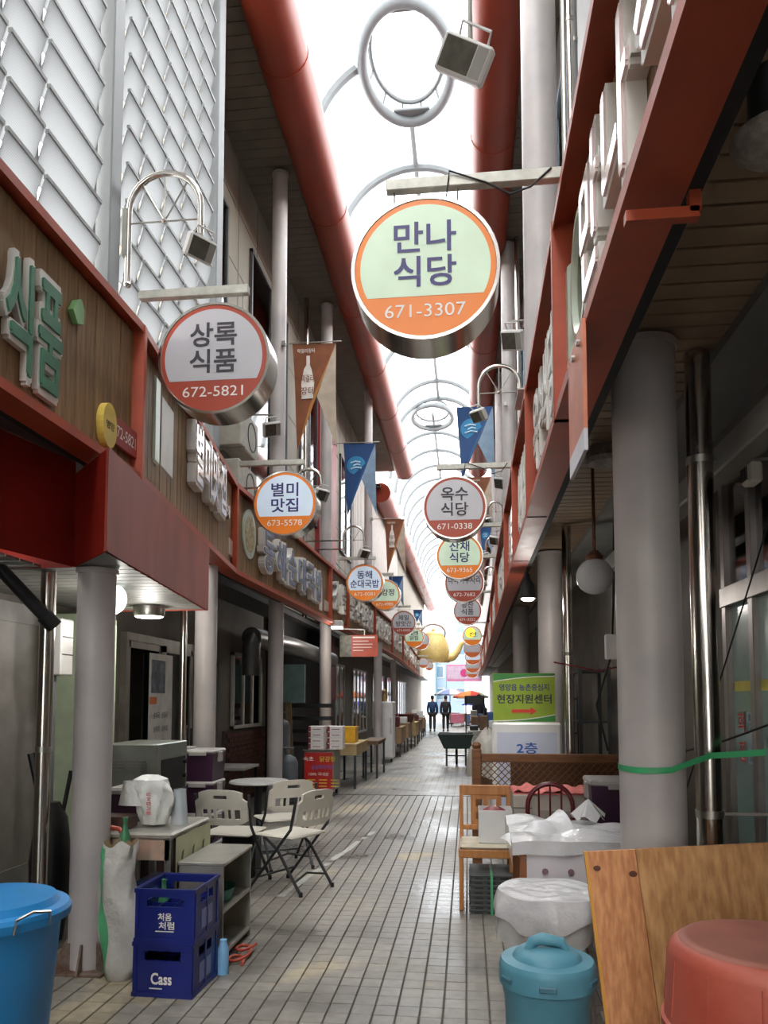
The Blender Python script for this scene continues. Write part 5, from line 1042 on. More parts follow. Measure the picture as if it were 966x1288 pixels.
tub(.42, 'lower upturned terracotta rubber tub under the dusty one'); tub(ztub, 'upturned terracotta rubber tub with dusty bottom in front of the plywood')
# blue bin
bb = mat('dusty_blue_plastic', (72, 128, 146), .5, 0, .1, 5, c2=(90, 146, 162)); d = 2.85
l, r_ = P(628, 1235, Y=d), P(750, 1235, Y=d); bx2, rr = (l.x + r_.x) / 2, (r_.x - l.x) / 2; zl = P(690, 1222, Y=d - rr * .6).z
t = thing('lidded_bin', 'dusty blue round bin with domed handle lid', 'bin', (bx2, d, 0))
MB().lathe([(rr * .74, 0), (rr * .77, .02), (rr * .9, zl - .11), (rr * .93, zl - .1), (rr * .93, zl - .06)], (bx2, d, 0), 40).build('body', bb, t)
MB().lathe([(rr * .95, -.075), (rr, -.07), (rr * 1.0, -.012), (rr * .985, .0), (rr * .95, .012), (rr * .72, .018), (rr * .68, .03), (rr * .62, .04), (rr * .2, .052), (0, .052)], (bx2, d, zl), 40).build('lid', bb, t)
MB().tube([(bx2 - rr * .42, d, zl + .03), (bx2 - rr * .3, d, zl + .068), (bx2 - .02, d, zl + .08), (bx2 + rr * .3, d, zl + .068), (bx2 + rr * .42, d, zl + .03)], [.016, .02, .022, .02, .016], 10).build('lid_handle', bb, t)
for a in (-95, -150, -30):
    c, s = math.cos(R(a)), math.sin(R(a)); MB().bar((bx2 + c * rr * 1.0 - s * -.03, d + s * rr * 1.0 + c * -.03, zl - .04), (bx2 + c * rr * 1.0 - s * .03, d + s * rr * 1.0 + c * .03, zl - .04), .012, .02, .003).build('latch', mat('bin_latch', (60, 104, 120), .5), t)
for k in range(3):
    a = R(-120 + k * 40); c, s = math.cos(a), math.sin(a); MB().box(-.05, .05, -.006, .006, zl - .42, zl - .2, .004, Matrix.Translation((bx2 + c * rr * .885, d + s * rr * .885, 0)) @ Matrix.Rotation(a + math.pi / 2, 4, 'Z')).build('embossed_panel', bb, t)
# covered round table
film = mat('plastic_film', (206, 204, 204), .22, 0, .04, 6, .5, 16, alpha=.9); film_c = mat('clear_film', (206, 204, 202), .2, 0, .03, 8, .5, 16, alpha=.5)
ct = P(628, 1128, Z=.62); rad = .25; ccx, ccy = ct.x + rad, 3.87
t = thing('covered_table', 'low round table wrapped in white plastic film', 'table', (ccx, ccy, 0)); MB().lathe([(0, .58), (rad - .03, .58), (rad - .02, .6), (0, .6)], (ccx, ccy, 0), 32).build('tabletop', mat('pink_table', (190, 150, 146), .5), t)
for k in range(3): a = R(90 + 120 * k); MB().tube([(ccx + .22 * math.cos(a), ccy + .22 * math.sin(a), 0), (ccx + .16 * math.cos(a), ccy + .16 * math.sin(a), .58)], .016, 8).build('leg', dull_steel, t)
def drape(cx_, cy_, r, z, dep):
    def f(u, v):
        a = 2 * math.pi * u
        if v < .6: k = v / .6; return (cx_ + r * k * math.cos(a), cy_ + r * k * math.sin(a), z + .004 * math.sin(5 * a + 3 * k) * k + .003 * math.sin(17 * k + 2 * a))
        k = (v - .6) / .4; rr_ = r * (1 + .08 * math.sin(k * 2)) + .010 * k * math.sin(11 * a) + .012 * k * math.sin(4 * a); dz = dep * (1 + .22 * math.sin(3 * a + 1) + .08 * math.sin(8 * a))
        return (cx_ + rr_ * math.cos(a), cy_ + rr_ * math.sin(a), z - .012 - dz * k + .004 * math.sin(5 * a + 3) * (1 - k) + .012)
    return f
MB().grid(drape(ccx, ccy, rad, .615, .13), 72, 20).build('film_cover', film, t); MB().grid(drape(ccx, ccy, rad * .97, .595, .24), 60, 18).build('film_skirt', film_c, t)
# covered rectangular table with patterned cloth
x0, x1, y0, y1, zz = .27, 1.15, 4.35, 5.15, .74
t = thing('covered_table', 'square table under clear film and a rose dotted cloth', 'table', (.7, 4.7, 0)); wd_ = mat('honey_wood', (150, 92, 50), .5, 0, .15, 6, stretch=(5, 5, .6))
MB().box(x0, x1, y0, y1, zz - .03, zz).build('tabletop', wd_, t)
for x in (x0 + .04, x1 - .04):
    for y in (y0 + .04, y1 - .04): MB().box(x - .025, x + .025, y - .025, y + .025, 0, zz - .03).build('leg', wd_, t)
cl = mat('rose_cloth', (204, 196, 198), .7, 0, .04); MB().grid(lambda u, v: (x0 + .05 + u * (x1 - x0 - .1), y0 - .008 - .01 * math.sin(u * 20) * v, zz - .02 - v * .28), 24, 6).build('cloth_drop', cl, t)
dot = mat('cloth_dots', (120, 90, 96), .7)
for i in range(5):
    for j in range(2): MB().lathe([(0, -.001), (.018, 0)], (x0 + .15 + i * .14, y0 - .022, zz - .14 - j * .12), 8, 'Y').build('rose_print', dot, t)
for i in range(24): MB().box(x0 + .08 + i * .03, x0 + .094 + i * .03, y0 - .022, y0 - .02, zz - .225, zz - .217).build('dash_print', dot, t)
def filmf(u, v):
    x = x0 - .03 + u * (x1 - x0 + .06); y = y0 - .02 + v * (y1 - y0 + .04); z = zz + .03 + .05 * math.sin(v * 3 + u * 2) * v + .015 * math.sin(u * 13 + v * 7) + .012 * math.sin(v * 17 - u * 5)
    if v < .12: y = y0 - .03 - .008 * math.sin(u * 25); z = zz + .03 - (.12 - v) * .55 * (1 + .25 * math.sin(u * 7))
    if u < .06: x = x0 - .03; z -= (.06 - u) * 2.5
    return (x, y, z)
MB().grid(filmf, 36, 26).build('film_cover', film, t)
a0, a1, a2, a3 = P(628, 1055, Y=4.5), P(662, 1080, Y=4.35), P(735, 1055, Y=4.5), P(703, 1020, Y=4.75)
MB().grid(lambda u, v: tuple((a0 * (1 - u) + a1 * u) * (1 - v) + (a3 * (1 - u) + a2 * u) * v + Vector((0, 0, .02 * math.sin(u * 6) + .012 * math.sin(v * 14)))), 14, 14).build('film_flap', film, t)
q = P(740, 1018, Y=5.0); MB().grid(lambda u, v: (q.x + .1 * (1 - v) * math.cos(6.283 * u) * (1 + .2 * math.sin(u * 19)), 5.0 + .1 * (1 - v) * math.sin(6.283 * u), zz + .06 + .12 * v + .02 * math.sin(u * 30) * (1 - v)), 20, 6).build('film_peak', film, t)
# maroon chair behind the table
mc = mat('maroon_tube', (86, 18, 26), .3, 0, .08); a, b_ = P(664, 1040, Y=5.5), P(721, 1040, Y=5.5); zt = P(692, 986, Y=5.5).z; r0 = (b_.x - a.x) / 2; xc = (a.x + b_.x) / 2
t = thing('arched_chair', 'maroon metal chair with arched spindle back', 'chair', (xc, 5.3, 0))
MB().tube([(a.x, 5.5, 0), (a.x, 5.5, zt - r0)] + [(xc - r0 * math.cos(R(15 * k)), 5.5, zt - r0 + r0 * math.sin(R(15 * k))) for k in range(1, 12)] + [(b_.x, 5.5, zt - r0), (b_.x, 5.5, 0)], .017, 10).build('back_frame', mc, t)
for k in (-.5, 0, .5): MB().tube([(xc + k * r0, 5.5, .5), (xc + k * r0, 5.5, zt - r0 + r0 * math.sqrt(1 - k * k))], .007, 8).build('spindle', mc, t)
MB().tube([(a.x, 5.5, .5), (b_.x, 5.5, .5)], .01, 8).build('rail', mc, t); MB().box(a.x - .01, b_.x + .01, 5.5, 5.88, .42, .47, .015).build('seat', mat('maroon_vinyl', (80, 26, 32), .4), t)
for x in (a.x + .02, b_.x - .02): MB().tube([(x, 5.86, 0), (x, 5.82, .43)], .013, 8).build('leg', mc, t)
# beige cabinet, pink cloth, purple box behind
q0, q1 = P(645, 1000, Y=6.0), P(668, 1000, Y=6.0); zt = P(655, 999, Y=6.0).z
t = thing('counter', 'beige metal counter behind the maroon chair', 'counter', (.8, 6.2, 0)); cbm = mat('beige_metal', (176, 168, 156), .45, .1, .06)
MB().box(q0.x, q1.x, 5.95, 6.5, 0, zt, .004).build('end_pillar', cbm, t); MB().box(q1.x, 1.4, 6.0, 6.5, 0, zt, .004).build('body', cbm, t)
for z in (zt - .1, zt - .35): MB().box(q0.x - .001, q1.x + .001, 5.946, 5.951, z, z + .006).build('seam', char_m, t)
MB().box(q1.x + .05, 1.3, 5.98, 6.0, zt - .3, zt - .12).build('drawer', mat('beige_drawer', (150, 142, 130), .4, .1), t)
tag(MB().grid(lambda u, v: (q0.x + .005 + u * .74, 5.97 + v * .5, zt + .02 + .012 * math.sin(u * 19 + v * 4) + .01 * math.sin(u * 43)), 40, 6).box(q0.x, q0.x + .72, 5.98, 6.45, zt + .001, zt + .012).build('pink_cloth', mat('coral_cloth', (206, 112, 104), .8, 0, .1, 10, .3, 30)), 'crumpled coral cloth lying on the beige counter', 'cloth')
sbox(1.06, 5.72, .62, .4, .38, .36, 'large dark purple box with pale lid beside the coral cloth'); tag(MB().box(.84, 1.3, 5.52, 5.92, 0, .6, .01).build('stool_box', brn), 'brown wooden stand under the large purple box', 'stand')
# honey wood chair with white box and stacked trays
hw = mat('honey_chair_wood', (172, 110, 54), .42, 0, .12, 6, .03, c2=(190, 128, 70), stretch=(6, 6, .8)); fx0 = P(578, 1145, Z=0); cx0, cy0, cw = fx0.x, fx0.y, .40
t = thing('wooden_chair', 'honey coloured wooden chair with cream seat pad', 'chair', (cx0 + cw / 2, cy0 + .2, 0)); yb = cy0 + .40
for s, x in ((0, cx0 + .015), (1, cx0 + cw - .015)):
    MB().bar((x, cy0 + .02, 0), (x, cy0 + .02, .44), .032, .032, .004).build('leg', hw, t); MB().bar((x, yb, 0), (x, yb + .03, .86), .03, .036, .004).build('leg', hw, t)
MB().box(cx0 - .005, cx0 + cw + .005, cy0, yb, .38, .44, .005).build('seat_frame', hw, t); MB().box(cx0 + .005, cx0 + cw - .005, cy0 + .005, yb - .02, .44, .475, .015).build('seat_pad', mat('cream_vinyl', (206, 194, 170), .45), t)
MB().box(cx0, cx0 + cw, yb + .01, yb + .04, .79, .87, .006).build('top_rail', hw, t); MB().box(cx0, cx0 + cw, yb + .005, yb + .03, .52, .56, .004).build('lower_rail', hw, t)
MB().holes([cx0 + .09, cx0 + .13, cx0 + .19, cx0 + .23, cx0 + .29, cx0 + .33], [.56, .6, .66, .7, .76, .79], {(1, 1), (3, 1), (1, 3), (3, 3)}, .012, lambda x, y, z: (x, yb + .012 + y, z)).build('splat', hw, t)
MB().bar((cx0 + .015, cy0 + .02, .2), (cx0 + .015, yb, .2), .02, .025).build('stretcher', hw, t); MB().bar((cx0 + cw - .015, cy0 + .02, .2), (cx0 + cw - .015, yb, .2), .02, .025).build('stretcher', hw, t)
q0, q1 = P(604, 1060, Y=cy0 + .1), P(650, 1060, Y=cy0 + .1); t = thing('open_box', 'open white box with a red lid inside on the wooden chair', 'box', (q0.x, cy0 + .2, .475)); xx0, xx1 = q0.x - .01, q0.x + .24
for (a, b_, c, dd) in ((xx0, xx1, cy0 + .08, cy0 + .085), (xx0, xx1, cy0 + .33, cy0 + .335), (xx0, xx0 + .005, cy0 + .085, cy0 + .33), (xx1 - .005, xx1, cy0 + .085, cy0 + .33)): MB().box(a, b_, c, dd, .476, .72).build('wall', white_pl, t)
MB().box(xx0, xx1, cy0 + .08, cy0 + .335, .475, .48).build('base', white_pl, t)
tag(MB().lathe([(0, .0), (.09, 0), (.085, .03), (.03, .06), (0, .065)], (xx0 + .12, cy0 + .2, .68), 20).lathe([(.085, -.19), (.09, 0)], (xx0 + .12, cy0 + .2, .68), 20).build('red_pot', mat('pot_red', (130, 30, 36), .35)), 'red lidded pot inside the open white box', 'pot')
tr_m = mat('grey_tray', (74, 76, 74), .5, 0, .1)
for k in range(8):
    z = .035 * k + .0; t = thing('plastic_tray', ('lowest', 'second', 'third', 'fourth', 'fifth', 'sixth', 'seventh', 'topmost')[k] + ' grey plastic tray of the stack under the wooden chair', 'tray', (cx0 + .26, cy0 + .1, z), 0, 'stacked grey trays')
    xa, xb, ya, yb2 = cx0 + .07 + .004 * (k % 2), cx0 + .385 + .004 * (k % 2), cy0 - .1, cy0 + .3
    MB().box(xa + .012, xb - .012, ya + .012, yb2 - .012, z, z + .024).build('tray_body', tr_m, t); MB().box(xa, xb, ya, yb2, z + .024, z + .034, .003).build('rim', tr_m, t)
    for j in range(3): MB().box(xa + .04 + j * .09, xa + .1 + j * .09, ya + .006, ya + .012, z + .004, z + .02).build('grip', char_m, t)
gtape = mat('green_tape', (66, 168, 110), .4)
tag(MB().box(cx0 + .225, cx0 + .243, cy0 - .104, cy0 - .101, 0, .285).box(cx0 + .225, cx0 + .243, cy0 - .104, cy0 + .304, .2815, .2845).build('packing_strap', gtape), 'green packing strap around the stacked grey trays', 'strap')
# lattice fence
f0 = P(600, 1020, Y=7.2).x; zf0, zf1 = P(600, 942, Y=7.2).z, P(600, 1004, Y=7.2).z; f1 = 1.5; fm = mat('fence_wood', (118, 76, 44), .6, 0, .2, 6, .08, stretch=(1, 6, 6)); zt = P(640, 952, Y=7.2).z
t = thing('lattice_fence', 'brown wooden lattice fence panel with ball-topped post', 'fence', (f0, 7.2, 0))
MB().box(f0 - .045, f0 + .045, 7.16, 7.25, 0, zf0, .008).build('post', fm, t); MB().lathe([(0, .07), (.03, .06), (.045, .035), (.035, .005), (.04, 0)][::-1], (f0, 7.205, zf0), 16).build('ball_cap', fm, t); MB().box(f1 - .045, f1 + .045, 7.16, 7.25, 0, zf0, .008).build('post', fm, t)
MB().box(f0, f1, 7.18, 7.23, zt - .05, zt + .03, .006).build('rail', fm, t); zb = P(640, 997, Y=7.2).z; MB().box(f0, f1, 7.18, 7.23, zb - .04, zb + .03, .006).build('rail', fm, t); MB().box(f0, f1, 7.18, 7.23, .1, .18, .006).build('rail', fm, t)
hh = zt - .05 - zb - .03; n = int((f1 - f0 + hh) / .065)
for sgn in (1, -1):
    for k in range(n):
        xs = f0 - hh + k * .065; xe = xs + hh
        if sgn < 0: za, ze = zt - .05, zb + .03
        else: za, ze = zb + .03, zt - .05
        u0 = max(0, (f0 - xs) / hh); u1 = min(1, (f1 - xs) / hh)
        if u1 <= u0: continue
        MB().bar((xs + hh * u0, 7.2 + .006 * sgn, za + (ze - za) * u0), (xs + hh * u1, 7.2 + .006 * sgn, za + (ze - za) * u1), .008, .012, up=(0, 1, 0)).build('lattice_slat', fm, t)
tag(MB().box(f0 + .32, 1.4, 7.3, 7.33, 0, zt - .06).build('brown_panel', mat('brown_ply', (96, 62, 34), .6, 0, .2)), 'brown board standing behind the lattice fence', 'board')
# notice board stand
d = 7.9; a, b_ = P(620, 847, Y=d), P(699, 908, Y=d); t = thing('notice_sign', 'green notice board with Korean lettering and a red arrow', 'sign', ((a.x + b_.x) / 2, d, b_.z)); c_ = P(622, 908, Y=d)
xa, xb, za, zb2 = a.x, P(698, 847, Y=d).x, b_.z, a.z
MB().box(xa, xb, d, d + .03, za, zb2).build('panel', mat('lime_board', (150, 176, 44), .5, 0, .1), t); gr = mat('board_green', (60, 140, 60), .5); wl = white_t; w_ = xb - xa; h_ = zb2 - za
for m_, off in ((wl, .0), (gr, .018)):
    MB().grid(lambda u, v: (xa + .003 + u * (w_ - .006), d - .002 - off * .02, zb2 - .003 - v * (h_ * (.17 - off - .10 * u - .03 * math.sin(u * 3)))), 12, 1).build('green_wave' if m_ is gr else 'white_wave', m_, t)
    MB().grid(lambda u, v: (xa + .003 + u * (w_ - .006), d - .002 - off * .02, za + .003 + v * (h_ * max(.002, (.02 - off + .13 * u * u)))), 12, 1).build('green_wave' if m_ is gr else 'white_wave', m_, t)
xm = (xa + xb) / 2; text(MB(), '영양읍 농촌중심지', (xm, d - .002, za + h_ * .71), UX, UZ, w_ * .8, h_ * .14, .03).build('lettering', mat('board_navy', (40, 44, 110), .5), t); text(MB(), '현장지원센터', (xm, d - .002, za + h_ * .47), UX, UZ, w_ * .88, h_ * .19, .045).build('lettering', dark_t, t)
ar = MB(); ar.prism([(-.2, -.025), (.1, -.025), (.1, -.06), (.2, 0), (.1, .06), (.1, .025), (-.2, .025)], lambda u, v, o: (xm + u * w_, d - .003 + o, za + h_ * .22 + v * h_ * 1.4), 0, .001); ar.build('arrow', mat('arrow_red', (214, 60, 40), .5), t)
MB().box(xa + .1, xb - .1, d, d + .012, za - .12, za).build('mounting_plate', dull_steel, t)
bx0, bx1 = P(619, 930, Y=d - .05).x, P(707, 930, Y=d - .05).x; zt2 = P(660, 908, Y=d).z - .005
t = thing('board_stand', 'white framed standing board lettered 2층 behind the lattice fence', 'sign', ((bx0 + bx1) / 2, d, 0))
MB().box(bx0, bx1, d - .05, d, .12, zt2, .03).build('frame', white_pl, t); MB().box(bx0 + .05, bx1 - .05, d - .054, d - .05, .2, zt2 - .1).build('sheet', mat('pale_sheet', (202, 206, 222), .5, 0, .03), t)
q = P(663, 941, Y=d - .06); text(MB(), '2층', (q.x, d - .056, q.z), UX, UZ, .21, .115, .035).build('lettering', mat('letter_blue', (52, 92, 170), .5), t)
for x in (bx0 + .06, bx1 - .06): MB().box(x - .03, x + .03, d - .2, d + .2, 0, .12, .01).build('foot', char_m, t)

# green tape and black rope around the column
mb = MB(); cx3, cy3 = .865, 3.72; zt = P(800, 966, Y=3.57).z
def ribbon(pts, w_): 
    m = MB(); V = []; [V.extend(((p[0], p[1], p[2] - w_ / 2), (p[0], p[1], p[2] + w_ / 2))) for p in pts]
    m.add(V, [(2 * i, 2 * i + 2, 2 * i + 3, 2 * i + 1) for i in range(len(pts) - 1)], True); return m
e1 = P(966, 925, X=1.56)
tag(ribbon([(cx3 + .155 * math.cos(R(a)), cy3 + .155 * math.sin(R(a)), zt + .012 * math.sin(R(a + 30))) for a in range(110, 300, 12)] + [(1.0, 3.60, zt + .02), (1.12, 3.68, zt + .05), (1.3, 3.5, zt + .08), (e1.x, e1.y, e1.z)], .028).build('plastic_tape', gtape), 'green plastic tape tied around the thick mauve-grey column', 'tape')
r0, r1 = P(966, 660, X=1.5), P(858, 1010, X=1.35); tag(MB().tube([r0, (r0 + r1) / 2, r1], .005, 6).build('rope', cable_m), 'thin black rope slanting across the glazed shop', 'rope')
r0, r1 = P(862, 945, X=1.2), P(966, 912, X=1.5); tag(MB().tube([r0, (r0 + r1) / 2 - Vector((0, 0, .01)), r1], .006, 6).build('rope', cable_m), 'dark cord behind the green tape by the downpipe', 'rope')
q = P(948, 596, X=1.55); t = thing('wall_socket_box', 'cream ventilated box above the glazed shop', 'box', (1.55, q.y, q.z)); MB().box(1.5, 1.58, q.y - .06, q.y + .06, q.z - .06, q.z + .06, .015).build('case', cream_pl, t)
for k in range(4): MB().box(1.497, 1.5, q.y - .045 + k * .026, q.y - .03 + k * .026, q.z - .04, q.z + .04).build('slot', char_m, t)
# things in the shade behind the fence, right side
for (x, y, z0, z1, lab, m_, w_) in ((1.35, 8.6, 0, 1.9, 'dark tall rack with hanging tools behind the lattice fence', char_m, .3), (1.25, 10.5, 0, 1.6, 'dark shelf rack past the second thick column', black_pl, .4), (1.3, 12.5, 0, 1.4, 'covered dark machine under the right eave', char_m, .45)):
    t = thing('rack', lab, 'rack', (x, y, 0))
    for sx in (-1, 1):
        for sy in (-1, 1): MB().box(x + sx * w_ / 2 - .02, x + sx * w_ / 2 + .02, y + sy * .3 - .02, y + sy * .3 + .02, z0, z1).build('upright', m_, t)
    for k in range(4): MB().box(x - w_ / 2, x + w_ / 2, y - .3, y + .3, .2 + k * (z1 - .25) / 3, .22 + k * (z1 - .25) / 3).build('shelf_board', m_, t)
q = P(770, 815, Y=6.8); t = thing('tool_cluster', 'white switch box with hanging cables beside the globe lamp', 'switch box', (q.x, 6.8, q.z)); MB().box(q.x - .06, q.x + .05, 6.78, 6.84, q.z - .1, q.z + .12, .01).build('case', white_pl, t); MB().tube([(q.x, 6.8, q.z + .1), (q.x + .02, 6.8, q.z + .5), (q.x + .05, 6.82, 3.28)], .012, 6).build('cable', cable_m, t); MB().tube([(q.x - .02, 6.8, q.z - .1), (q.x - .14, 6.82, q.z - .5), (q.x - .05, 6.82, q.z - .9)], .01, 6).build('cable', cable_m, t)
tag(MB().tube([(q.x - .5, 6.85, q.z - .12), (q.x - .1, 6.85, q.z - .2), (1.6, 6.85, q.z - .1)], .008, 6).build('rope', mat('red_rope', (130, 40, 50), .6)), 'thin red rope stretched under the right eave', 'rope')
# ------------------------------------------------------------ wheelbarrow, right far stalls
q = P(570, 965, Z=0); wx, wy = q.x + .05, 17.6; dg = mat('dark_green_tray', (34, 52, 48), .5)
t = thing('handcart', 'dark green tray handcart parked at the right of the alley', 'cart', (wx, wy, 0)); V = []
for (a, b_, c, dd, z) in ((-.26, .3, 0, .75, .42), (-.4, .42, -.1, .9, .74)): V += [(wx + a, wy + c, z), (wx + b_, wy + c, z), (wx + b_, wy + dd, z), (wx + a, wy + dd, z)]
MB().add(V, [(3, 2, 1, 0), (0, 1, 5, 4), (1, 2, 6, 5), (2, 3, 7, 6), (3, 0, 4, 7)]).build('tray', dg, t)
MB().tube([(wx - .4, wy - .1, .745), (wx + .42, wy - .1, .745), (wx + .42, wy + .9, .745), (wx - .4, wy + .9, .745)], .014, 6, closed=True).build('rim', dg, t)
for s in (-.2, .24): MB().bar((wx + s, wy + .02, .02), (wx + s, wy + .05, .43), .045, .045).build('leg', black_pl, t); MB().bar((wx + s, wy - .02, .3), (wx + s, wy + 1.3, .5), .03, .04).build('handle', black_pl, t)
MB().lathe([(.17, -.03), (.2, -.02), (.2, .02), (.17, .03)], (wx + .02, wy + .7, .2), 20, 'X').build('wheel', black_pl, t); MB().bar((wx - .2, wy + .03, .26), (wx + .24, wy + .03, .26), .03, .03).build('crossbar', black_pl, t)
t = thing('bin', 'dark green round bin behind the handcart', 'bin', (wx + .72, wy + .4, 0)); MB().lathe([(.2, 0), (.24, .5), (.26, .52), (.24, .5), (.2, .06), (0, .06)], (wx + .72, wy + .4, 0), 24).build('body', mat('bin_green', (30, 74, 66), .4), t); MB().lathe([(.265, .51), (.265, .54)], (wx + .72, wy + .4, 0), 24).build('rim', mat('bin_green', (30, 74, 66)), t)
sk = P(606, 930, Y=13.2); t = thing('draped_sack', 'grey-beige plastic sheet draped over goods behind the notice board', 'cover', (sk.x + .15, 13.2, 0))
MB().grid(lambda u, v: (sk.x + .12 + (.36 + .05 * math.sin(u * 25)) * math.cos(6.283 * u) * (1 - v ** 3 * .9), 13.4 + (.5 + .05 * math.sin(u * 19)) * math.sin(6.283 * u) * (1 - v ** 3 * .9), .25 + .8 * v + .03 * math.sin(u * 31 + v * 9)), 40, 14).build('sheet', mat('beige_sheet', (182, 176, 164), .5, 0, .08, 6, .5, 12), t); MB().box(sk.x - .1, sk.x + .4, 13.1, 13.7, 0, .5).build('crate_below', brn, t)
for k, (x, y, z, lab, m_) in enumerate(((.35, 19.8, .75, 'grey stall past the green bin on the right', galv), (.4, 22.8, .8, 'right stall with dark goods', char_m), (.4, 26.2, .8, 'right stall with brown goods', brn), (.45, 30, .8, 'right stall with pale goods', white_f), (.45, 34, .8, 'last right stall before the parasols', crd))):
    stall(x - .35, x + .5, y, y + 1.9, z, lab, m_, .3)
    for j in range(3): tag(MB().box(x - .3 + j * .25, x - .08 + j * .25, y + .1 + .1 * j, y + .6, z, z + .12 + .13 * ((k + 2 * j) % 3), .015).build('goods_box', (black_pl, brn, white_pl, mat('blue_tub', (60, 96, 150), .4), crd)[(k + j) % 5]), ('inner', 'middle', 'outer')[2 - j] + ' goods box on the ' + lab, 'box')
# awning of the far right stall
t = thing('stall_canopy', 'small black canopy over a right hand stall', 'canopy', (.2, 24.9, 0)); MB().box(-.1, .55, 24.8, 26.1, 1.62, 1.68).build('roof', char_m, t); MB().box(-.1, .55, 24.8, 24.82, 1.4, 1.62).build('valance', char_m, t)
for x in (-.06, .52): MB().box(x - .02, x + .02, 24.8, 24.84, 0, 1.62).build('pole', char_m, t)

# ------------------------------------------------------------ people
skin = mat('skin', (176, 128, 102), .6); hair = mat('black_hair', (26, 22, 22), .6)
def skinned(name, chains, m, parent):
    V = []; E_ = []; Rr = []; root = 0; ix = {}
    for ch in chains:
        prev = None
        for (p, r) in ch:
            k = tuple(round(c, 3) for c in p)
            if k not in ix: ix[k] = len(V); V.append(p); Rr.append(r)
            if prev is not None: E_.append((prev, ix[k]))
            prev = ix[k]
    me = bpy.data.meshes.new(name); me.from_pydata(V, E_, [])
    o = bpy.data.objects.new(name, me); col.objects.link(o); o.parent = parent; o.modifiers.new('Skin', 'SKIN').use_smooth_shade = True; sv = me.skin_vertices[0].data
    for i, r in enumerate(Rr): sv[i].radius = (r, r) if not isinstance(r, tuple) else r
    sv[0].use_root = True
    s = o.modifiers.new('Sub', 'SUBSURF'); s.levels = s.render_levels = 2; me.materials.append(m); return o
def person(loc, rz, lab, jm, tm, step, arm):
    t = thing('person', lab, 'person', loc, rz, 'people walking down the alley')
    hip, neck = (0, 0, .93), (0, 0, 1.44)
    legs = lambda e: [[((0, 0, .93), .13 + e), ((s * .09, 0, .86), .095 + e), ((s * .1, -s * step * .5 - .02, .48), .062 + e), ((s * .1, -s * step + .03 * 0, .09), .042 + e)] for s in (-1, 1)]
    feet = [[((s * .1, -s * step, .09), .042), ((s * .105, -s * step - .05, .045), .042), ((s * .11, -s * step - .16, .035), .034)] for s in (-1, 1)]
    arms = lambda e: [[((0, 0, 1.36), .12 + e), ((s * .17, 0, 1.38), .068 + e), ((s * .225, .03, 1.12), .05 + e), ((s * .215, s * arm - .02, .88), .038 + e)] for s in (-1, 1)]
    spine = [[((0, 0, .93), .09), ((0, .01, 1.15), .09), ((0, 0, 1.36), .09), ((0, 0, 1.47), .055), ((0, -.01, 1.55), .075), ((0, -.015, 1.63), .092), ((0, -.01, 1.69), .075)]]
    hands = [[((s * .215, s * arm - .02, .88), .038), ((s * .217, s * arm - .03, .82), .036), ((s * .217, s * arm - .035, .76), .024)] for s in (-1, 1)]
    skinned('body', spine + legs(0) + feet + arms(0) + hands, skin, t)
    skinned('jacket', [[((0, 0, .88), .165), ((0, .01, 1.12), .16), ((0, 0, 1.36), .145), ((0, 0, 1.45), .075)]] + [[((0, 0, 1.36), .145)] + a[1:] for a in arms(.016)], jm, t)
    skinned('trousers', [[((0, 0, .95), .15)] + l[1:] for l in legs(.016)], tm, t)
    for s in (-1, 1): MB().box(s * .105 - .045, s * .105 + .045, -s * step - .2, -s * step + .07, 0, .08, .02).build('shoe', black_pl, t, True)
    MB().lathe([(.0, .11), (.06, .098), (.098, .05), (.102, 0), (.09, -.05), (.07, -.08)], (0, .012, 1.655), 18, sx=.9, sy=1.0).build('hair', hair, t, True)
    return t
a = P(544, 920, Z=0); b_ = P(560.5, 920, Z=0)
person((a.x, a.y, 0), R(180), 'person in a blue jacket and dark trousers walking away', mat('blue_jacket', (34, 62, 104), .7), mat('dark_trousers', (40, 38, 42), .7), .09, .06); person((b_.x, b_.y + .1, 0), R(180), 'person in black clothes walking away beside the blue jacket', mat('black_jacket', (30, 26, 30), .7), mat('black_trousers', (28, 26, 28), .7), -.09, .05)
person((.42, 28.9, 0), R(200), 'person in dark clothes standing behind the far right stall', mat('dark_top', (36, 32, 40), .7), mat('black_trousers', (28, 26, 28), .7), .02, .05)

# ------------------------------------------------------------ giant kettle, banner, parasols, far buildings
ky = 46; c = P(545, 815, Y=ky); gold = mat('brass_yellow', (214, 186, 116), .45, 0, .08); t = thing('giant_kettle', 'giant yellow kettle sculpture hanging over the alley end', 'sculpture', (c.x, ky, c.z - .6))
k = ky / F; rb = 20 * k
MB().lathe([(0, -.95 * rb), (.85 * rb, -.92 * rb), (1.02 * rb, -.55 * rb), (.98 * rb, .05 * rb), (.8 * rb, .55 * rb), (.62 * rb, .8 * rb)], c, 28).build('body', gold, t); MB().lathe([(.66 * rb, .78 * rb), (.6 * rb, .9 * rb), (.3 * rb, 1.02 * rb), (.1 * rb, 1.06 * rb), (.12 * rb, 1.18 * rb), (0, 1.22 * rb)], c, 24).build('lid', gold, t)
MB().tube([c + Vector((x * rb, 0, z * rb)) for x, z in ((.8, -.65), (1.25, -.55), (1.55, -.2), (1.75, .25), (2.1, .42), (2.5, .36))], [.32 * rb, .26 * rb, .19 * rb, .15 * rb, .12 * rb, .12 * rb], 12).build('spout', gold, t)
MB().tube([c + Vector((-.7 * rb, 0, .6 * rb))] + [c + Vector((-.75 * rb * math.cos(R(a_)), 0, .95 * rb + .55 * rb * math.sin(R(a_)))) for a_ in range(0, 181, 20)] + [c + Vector((.7 * rb, 0, .6 * rb))], .055 * rb, 8).build('handle', mat('kettle_handle', (150, 110, 90), .5), t)
